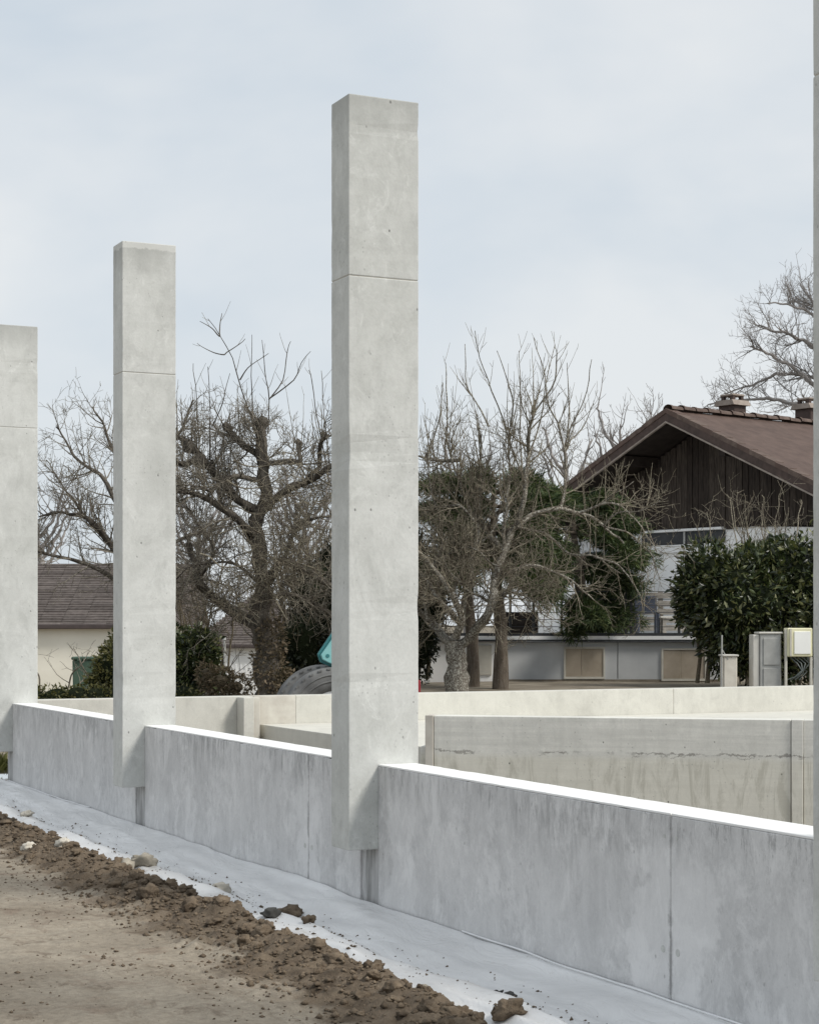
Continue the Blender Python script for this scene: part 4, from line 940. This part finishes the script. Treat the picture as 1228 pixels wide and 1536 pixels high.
for x, y, k in ((388, 640, .10), (394, 632, .085), (340, 640, .075), (448, 664, .06), (486, 652, .06), (282, 668, .11), (300, 690, .12)):      # pollard knobs
    p = P(x, y, Y); t.wood.add([tuple(p + Vector((0, 0, -k))), tuple(p + Vector((0.02, 0, -k * .3))), tuple(p + Vector((-0.02, 0, k * .5))), tuple(p + Vector((0, 0, k * .9)))], [k * .7, k, k * .85, k * .3], 8)
for pts in ([(392, 650), (372, 615), (358, 570), (346, 530), (330, 503), (312, 478)], [(330, 505), (318, 492), (300, 482)], [(330, 503), (331, 485), (333, 470)], [(337, 532), (318, 528), (296, 515)], [(337, 532), (352, 522), (368, 508)],
            [(402, 650), (404, 600), (398, 555), (393, 510)], [(403, 600), (425, 570), (430, 530), (436, 512)], [(404, 598), (440, 570), (452, 545), (466, 527)], [(380, 640), (378, 590), (378, 502)], [(360, 570), (375, 550), (403, 530)],
            [(314, 690), (315, 610), (312, 550)], [(300, 690), (295, 600), (290, 545)], [(490, 700), (478, 640), (468, 570), (463, 555)], [(495, 700), (488, 640), (482, 556)], [(318, 640), (335, 600), (345, 560)]):
    q, rad = t.limb(PL(pts, Y, r, 0.08), 0.0105, 0.004, 0.02, 10); t.twigs(q, rad, 2.2, (0.15, 0.5), 0, (0.4, 0.9), 0.12, 0.2, 0.12)
ot = t.build('old_fruit_tree', base, M['bark_dark'], M['twig_dark'], 'gnarled old pollarded tree left of the middle column', 'tree')
for g_, L_ in tf.wood.g.items(): tf.twig.g.setdefault(g_, []).extend(L_)
tag(obj('lower_twigs', tf.twig.mesh('lower_twigs', base), M['twig_pale'], ot), kind='stuff')

# lichened tree right of the middle column
Y = 27.0; t = Tree(23, 0.12, 0.24, 0.0043); r = t.r
base = P(687, 1040, Y); base.z = 0.1
q, rad = t.limb([base, P(686, 1015, Y), P(684, 985, Y), P(682, 962, Y)], 0.17, 0.145, 0.02)
limbs = [([(682, 972), (660, 950), (640, 932), (610, 900), (585, 880)], .085, .05, 1), ([(683, 970), (690, 930), (678, 892), (652, 855), (622, 822)], .08, .03, 1), ([(684, 972), (712, 945), (735, 905), (742, 870), (757, 828), (776, 785)], .10, .06, 1),
         ([(776, 787), (786, 740), (790, 690), (795, 640), (803, 600)], .055, .016, 0), ([(774, 790), (800, 770), (835, 762), (870, 768), (905, 788), (935, 815)], .05, .018, 1), ([(757, 828), (725, 790), (700, 755), (680, 700), (668, 640)], .05, .015, 0),
         ([(690, 930), (702, 870), (716, 790), (722, 720), (716, 640)], .06, .015, 0), ([(742, 870), (790, 850), (830, 855), (870, 880), (890, 900)], .04, .012, 1), ([(690, 935), (660, 900), (640, 870), (625, 850)], .06, .03, 1),
         ([(840, 762), (847, 720), (849, 660)], .03, .02, 0), ([(735, 905), (770, 890), (800, 905), (830, 930)], .03, .01, 1), ([(652, 855), (660, 800), (650, 740), (640, 690)], .035, .012, 0), ([(757, 828), (760, 760), (765, 700), (760, 640)], .035, .012, 0),
         ([(640, 932), (635, 900), (650, 860), (655, 820)], .03, .012, 1), ([(678, 892), (700, 840), (735, 800), (760, 740)], .03, .012, 0), ([(690, 690), (660, 692), (635, 688), (615, 680)], .04, .02, 0),
         ([(870, 768), (900, 755), (930, 760), (960, 790), (985, 830)], .025, .008, 1), ([(870, 768), (905, 750), (930, 735), (950, 722)], .018, .006, 1), ([(905, 788), (940, 800), (975, 830), (990, 870)], .02, .007, 1), ([(890, 835), (930, 850), (960, 890), (965, 920)], .02, .007, 1), ([(905, 788), (930, 770), (965, 765), (990, 750)], .018, .006, 1), ([(652, 855), (690, 820), (720, 830), (750, 850)], .025, .01, 1), ([(716, 790), (690, 760), (660, 760), (632, 770)], .03, .01, 1), ([(735, 905), (700, 880), (670, 850), (640, 800)], .03, .01, 1), ([(776, 790), (815, 800), (850, 830), (890, 835), (930, 860)], .03, .01, 1)]
for pts, a, b, low in limbs:
    q, rad = t.limb(PL(pts, Y, r, 0.28), a * 0.82, b * 0.75, 0.055)
    t.twigs(q, rad, (6.5 if max(x for x, y in pts) > 860 else 12) if low else 9.5, (0.25, 0.95), 2, up=0.03 if low else 0.12); t.sprouts(q, rad, 3.5 if low else 8.0, (0.35, 0.8) if max(x for x, y in pts) > 860 else (0.4, 1.1))
for pts in ([(786, 720), (765, 665), (750, 620), (733, 560), (720, 515), (712, 470)], [(783, 720), (779, 640), (781, 570), (778, 500)], [(849, 700), (838, 640), (820, 600), (815, 540), (800, 480)], [(849, 660), (862, 630), (878, 580), (887, 525)],
            [(850, 655), (852, 600), (850, 530)], [(855, 660), (875, 640), (890, 605)], [(790, 690), (810, 630), (818, 560), (832, 490)], [(733, 640), (712, 600), (700, 560), (697, 490)], [(668, 690), (670, 600), (668, 530)], [(640, 690), (660, 620), (664, 560)], [(765, 640), (768, 580), (745, 500)],
            [(800, 620), (830, 560), (834, 520), (831, 495)]):
    pts = [(x, y + (26 if y < 520 else 14 if y < 600 else 0)) for x, y in pts]
    q, rad = t.limb(PL(pts, Y, r, 0.08), 0.015, 0.005, 0.025, 12); t.twigs(q, rad, 3.2, (0.2, 0.65), 1, (0.35, 0.8), 0.14, 0.18, 0.12)
t.build('lichened_fruit_tree', base, M['bark_pale'], M['twig_pale'], 'fruit tree with pale lichened trunk right of the middle column', 'tree')

def bare_tree(name, px, Y, limbs, seed, wood, twig, label, tr=0.005, dens=6, Lr=(0.3, 1.0), lev=2, spr=1.5, up=0.06, basez=0.3, gn=0.05, group=None, sub=1.0, k=0.3):
    t = Tree(seed, up, 0.24, tr); b = P(px, 0, Y); b.z = basez
    for pts, a, c in limbs:
        pp = PL(pts, Y, t.r, k)
        if pts[0][1] is None: pass
        q, rad = t.limb(pp, a, c, gn); t.twigs(q, rad, dens, Lr, lev, sub=sub)
        if spr: t.sprouts(q, rad, spr, (Lr[0], Lr[1] * 0.9))
    return t.build(name, b, wood, twig, label, 'tree', group)
bare_tree('garden_tree', 205, 31, [([(205, 1060), (207, 960), (205, 880), (210, 800)], .16, .10), ([(207, 880), (170, 820), (130, 780), (95, 770), (60, 775)], .06, .015), ([(208, 830), (180, 760), (150, 715), (115, 685), (85, 640)], .05, .012),
          ([(206, 900), (160, 860), (110, 840), (65, 830), (30, 815)], .05, .014), ([(210, 800), (190, 720), (165, 660), (140, 610)], .05, .012), ([(210, 800), (235, 720), (265, 660), (290, 600)], .05, .015), ([(207, 860), (250, 820), (300, 800), (345, 790)], .05, .015),
          ([(206, 880), (150, 800), (100, 740), (70, 690)], .04, .01), ([(206, 910), (250, 880), (300, 870), (350, 880)], .04, .012)], 31, M['bark_dark'], M['twig_dark'], 'bare tree with fine drooping twigs mostly behind the left column', tr=0.0045, dens=8.5, basez=-0.1, Lr=(0.3, 1.1))
bare_tree('tall_tree', 1290, 62, [([(1290, 960), (1288, 760), (1285, 600), (1290, 480), (1285, 400)], .30, .08), ([(1288, 700), (1240, 625), (1170, 600), (1110, 600), (1060, 610)], .10, .02), ([(1288, 640), (1230, 575), (1180, 560), (1130, 575), (1085, 590)], .09, .02),
          ([(1288, 600), (1235, 535), (1190, 505), (1155, 495), (1130, 485)], .085, .02), ([(1288, 540), (1240, 490), (1195, 460), (1150, 455)], .08, .02), ([(1288, 560), (1250, 490), (1215, 450), (1200, 425)], .08, .02), ([(1288, 660), (1240, 600), (1200, 560), (1150, 530), (1125, 520)], .1, .03)], 41, M['twig_far'], M['twig_far'], 'tall bare tree behind the chalet at the right edge', tr=0.0075, dens=5.8, Lr=(0.5, 1.7), lev=2, spr=0.8, up=0.08, basez=0.0, gn=0.1)
for j, (px, Y, hh, lab) in enumerate(((930, 78, 612, 'hazy bare tree rising left of the chalet roof'), (850, 82, 655, 'hazy bare tree behind the lichened fruit tree'), (1010, 84, 640, 'hazy bare tree hidden mostly behind the chalet ridge'), (300, 80, 760, 'hazy bare tree far behind the old pollarded tree'), (60, 84, 770, 'hazy bare tree above the cream house roof'),
                                   (460, 78, 740, 'hazy bare tree behind the left edge of the middle column'), (700, 80, 690, 'hazy bare tree behind the fruit tree trunk'))):
    L_ = [([(px, 990), (px + 4, 860), (px - 3, (860 + hh) / 2 + 10), (px, hh + 25)], .25, .04)]
    for k in range(9):
        s_ = 1 if k % 2 else -1; y0 = 870 - k * (870 - hh) / 11
        L_.append(([(px, y0), (px + s_ * 22, y0 - 30), (px + s_ * (40 - k), y0 - 65), (px + s_ * (52 - 2 * k), y0 - 95 + 3 * k)], .09, .02))
    bare_tree('far_tree', px, Y, L_, 51 + j, M['twig_far'], M['twig_far'], lab, tr=0.013, dens=2.6, Lr=(0.6, 2.2), lev=2, spr=0.5, up=0.10, basez=-0.5, gn=0.08, group='hazy trees in the distance')
# thin tangled shrubs behind the two fruit trees
def thicket(name, px0, px1, top, Y, n, seed, twig, label, basez, dens=5, tr=0.005, bot=1040):
    t = Tree(seed, 0.06, 0.26, tr)
    for k in range(n):
        px = t.r.uniform(px0, px1); y1 = top + t.r.uniform(0, 1) ** 1.5 * (bot - top) * 0.6; dx = t.r.uniform(-45, 45); yy = Y + t.r.uniform(-1, 1)
        b = P(px, bot, yy); b.z = basez
        q, rad = t.limb([b, P(px + dx * .3, bot - (bot - y1) * .4, yy), P(px + dx * .8, bot - (bot - y1) * .75, yy + t.r.uniform(-.4, .4)), P(px + dx * 1.2, y1, yy + t.r.uniform(-.5, .5))], 0.022, 0.006, 0.05)
        t.twigs(q, rad, dens, (0.25, 0.9), 1)
    b = P((px0 + px1) / 2, bot, Y); b.z = basez
    root = empty(name, b); tag(root, label, 'shrub'); tag(obj('stems', t.wood.mesh('stems', b), twig, root), kind='stuff'); tag(obj('twigs', t.twig.mesh('twigs', b), twig, root), kind='stuff')
thicket('bare_shrub', 262, 345, 760, 32, 12, 61, M['twig_shade'], 'tangled brown shrub left of the old pollarded tree', -0.2, 6)
thicket('bare_shrub', 410, 520, 760, 31, 30, 62, M['twig_shade'], 'dense brown shrub between the old tree and the middle column', 0.2, 6)
thicket('bare_shrub', 1090, 1235, 740, 31.5, 30, 64, M['twig_pale'], 'bare pale twigs rising from the laurel hedge', 0.5, 5)
thicket('bare_shrub', 60, 170, 960, 36, 4, 66, M['twig_dark'], 'thin bare shrub in front of the cream house wall', -0.8, 3, bot=1060)

# evergreens
def lobesP(lst, Y): return [((P(x, y, Y + d).x, Y + d, P(x, y, Y + d).z), (rx_ * Y / F, ry_ * Y / F * 0 + rx_ * Y / F * 0.9, rz2 * Y / F)) for x, y, rx_, rz2, d in lst for ry_ in (0,)]
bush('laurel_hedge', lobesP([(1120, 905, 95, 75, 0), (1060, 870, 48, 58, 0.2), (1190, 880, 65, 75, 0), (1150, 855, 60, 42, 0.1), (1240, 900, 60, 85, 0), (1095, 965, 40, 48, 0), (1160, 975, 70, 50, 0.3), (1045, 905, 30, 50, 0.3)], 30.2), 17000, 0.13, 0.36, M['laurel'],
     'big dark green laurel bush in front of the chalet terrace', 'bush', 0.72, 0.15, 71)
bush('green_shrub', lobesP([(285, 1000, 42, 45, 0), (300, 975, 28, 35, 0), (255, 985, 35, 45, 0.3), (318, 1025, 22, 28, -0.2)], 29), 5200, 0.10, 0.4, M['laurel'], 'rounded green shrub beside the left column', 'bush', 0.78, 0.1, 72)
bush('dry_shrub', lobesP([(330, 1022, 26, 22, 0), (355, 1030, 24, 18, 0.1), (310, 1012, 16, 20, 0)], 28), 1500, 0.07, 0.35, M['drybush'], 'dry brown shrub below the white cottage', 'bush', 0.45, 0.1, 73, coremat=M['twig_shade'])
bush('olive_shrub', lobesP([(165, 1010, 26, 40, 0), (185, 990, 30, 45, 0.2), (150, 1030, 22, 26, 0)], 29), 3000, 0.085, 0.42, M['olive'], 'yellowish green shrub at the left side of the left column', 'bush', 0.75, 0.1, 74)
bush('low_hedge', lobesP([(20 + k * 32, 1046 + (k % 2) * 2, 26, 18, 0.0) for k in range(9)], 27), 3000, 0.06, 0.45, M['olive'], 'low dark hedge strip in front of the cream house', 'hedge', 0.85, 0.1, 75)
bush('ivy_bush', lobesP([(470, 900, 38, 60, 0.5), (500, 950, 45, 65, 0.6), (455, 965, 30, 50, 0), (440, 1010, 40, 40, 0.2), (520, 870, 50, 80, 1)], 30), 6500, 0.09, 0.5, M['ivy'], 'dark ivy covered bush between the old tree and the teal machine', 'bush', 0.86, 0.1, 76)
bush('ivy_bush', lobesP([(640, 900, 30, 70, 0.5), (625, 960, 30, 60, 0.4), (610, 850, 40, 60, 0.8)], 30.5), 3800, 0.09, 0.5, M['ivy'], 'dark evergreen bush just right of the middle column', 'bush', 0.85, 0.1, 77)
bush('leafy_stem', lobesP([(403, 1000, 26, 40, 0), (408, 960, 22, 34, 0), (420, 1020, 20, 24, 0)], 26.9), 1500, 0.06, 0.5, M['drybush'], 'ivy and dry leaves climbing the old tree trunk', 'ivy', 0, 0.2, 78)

def conifer(name, base, top, boughs, seed, label, leanx=0.0, dens=150, ndl=0.17):
    """drooping boughs with sprays of needles"""
    r = random.Random(seed); t = Tubes(); root = empty(name, base); tag(root, label, 'tree')
    tp = top - base
    tr_ = [tuple(tp * f + Vector((0.05 * math.sin(f * 6), 0, 0))) for f in np.linspace(0, 1, 12)]
    t.add(tr_, [0.14 * (1 - 0.85 * f) for f in np.linspace(0, 1, 12)], 9); pts, nor = [], []
    for (start, end, rad) in boughs:
        a = start - base; b = end - base; mid = a.lerp(b, 0.55) + Vector((0, 0, (b - a).length * 0.12)); q = catmull([a, mid, b], 9)
        t.add([tuple(p) for p in q], [0.035 * (1 - 0.8 * i / 8) for i in range(9)], 5)
        for _ in range(int(dens * (b - a).length * rad)):
            f = r.uniform(0.25, 1.0) ** 0.8 * 8; i = min(int(f), 7); p = q[i].lerp(q[i+1], f - i)
            d = rdir(r); rr = rad * r.uniform(0.15, 1) * (0.6 + 0.4 * math.sin(f))
            c = p + Vector((d.x * rr, d.y * rr, d.z * rr * 0.45 - 0.12 * rr))
            dirn = (d * 0.7 + (b - a).normalized() * 0.8 + Vector((0, 0, -0.1))).normalized()
            for _k in range(9):
                pts.append(tuple(c + rdir(r) * 0.045)); nor.append(tuple(dirn))
    obj('trunk', t.mesh('trunk'), M['trunk_brown'], root)
    V, Fq = leaves(pts, nor, ndl, 0.085, None, 0.05, seed, 0.15)
    tag(obj('foliage', mesh_np('foliage', V, Fq, False), M['needle'], root), kind='stuff')
def bough_set(r, Y, cx, pairs):
    out = []
    for (sx, sy, ex, ey, rad) in pairs:
        dY = r.uniform(-1.2, 1.2); out.append((P(sx, sy, Y), P(ex, ey, Y + dY), rad))
        out.append((P(sx, sy, Y), P(ex + r.uniform(-18, 18), ey + r.uniform(-18, 18), Y + r.uniform(-1.5, 1.5)), rad * 0.9))
    return out
rr_ = random.Random(5)
b1 = P(868, 953, 33.7); b1.z = 1.38
conifer('conifer', b1, P(862, 735, 33.7), bough_set(rr_, 33.7, 868, [(866, 755, 815, 768, .3), (866, 755, 905, 770, .3), (866, 760, 770, 790, .42), (866, 765, 945, 790, .42), (866, 800, 760, 830, .46), (866, 800, 960, 835, .42), (866, 830, 775, 870, .46), (866, 845, 945, 880, .44),
        (866, 880, 900, 935, .44), (866, 880, 930, 925, .40), (866, 895, 868, 950, .34), (866, 860, 820, 885, .36), (866, 760, 840, 760, .4), (866, 790, 890, 800, .4), (866, 830, 840, 840, .4), (866, 850, 900, 870, .4), (866, 905, 885, 945, .36)]), 81,
        'bushy green conifer between the fruit tree and the white house', dens=620)
b2 = P(749, 1040, 29.5); b2.z = 0.35
conifer('conifer', b2, P(742, 720, 29.5), bough_set(rr_, 29.5, 745, [(745, 760, 690, 780, .36), (745, 760, 800, 780, .36), (745, 790, 670, 820, .36), (745, 800, 815, 830, .36), (745, 840, 690, 870, .3), (745, 840, 800, 868, .32), (745, 740, 720, 730, .3), (745, 740, 780, 735, .3), (745, 780, 640, 770, .36), (745, 830, 640, 860, .36), (745, 860, 820, 900, .3), (745, 800, 720, 810, .4), (745, 820, 770, 830, .4), (745, 760, 640, 730, .34), (745, 770, 830, 740, .34)]), 82,
        'conifer with a bare brown trunk beside the lichened fruit tree', dens=300)
b3 = P(706, 1040, 30.2); b3.z = 0.35
conifer('conifer', b3, P(700, 780, 30.2), bough_set(rr_, 30.2, 700, [(702, 820, 650, 840, .3), (702, 820, 740, 840, .26), (702, 790, 670, 790, .28), (702, 860, 660, 880, .24)]), 83, 'slender dark trunked conifer just behind the lichened trunk', dens=300)

# grass beyond the end of the wall
gt = []; gn = []
for k in range(6000):
    v = R.uniform(1.2, 4.25) if k % 3 else R.uniform(3.7, 4.7); u = R.uniform(19.15, 26) if k % 3 else R.uniform(18.62, 22)
    gt.append(tuple(site(v, u, (soil_h(v, u) if u < 19.1 else garden_h(v, u)) - 0.01 + (0.05 if v > 3.5 and u < 19.1 else 0)))); gn.append((0, 0, 2.2))
V, Fq = leaves(gt, gn, 0.16, 0.09, None, 0, 91)
tag(obj('grass', mesh_np('grass', V, Fq, False), M['grass']), 'rough yellowish grass beyond the end of the wall', 'grass', kind='stuff')
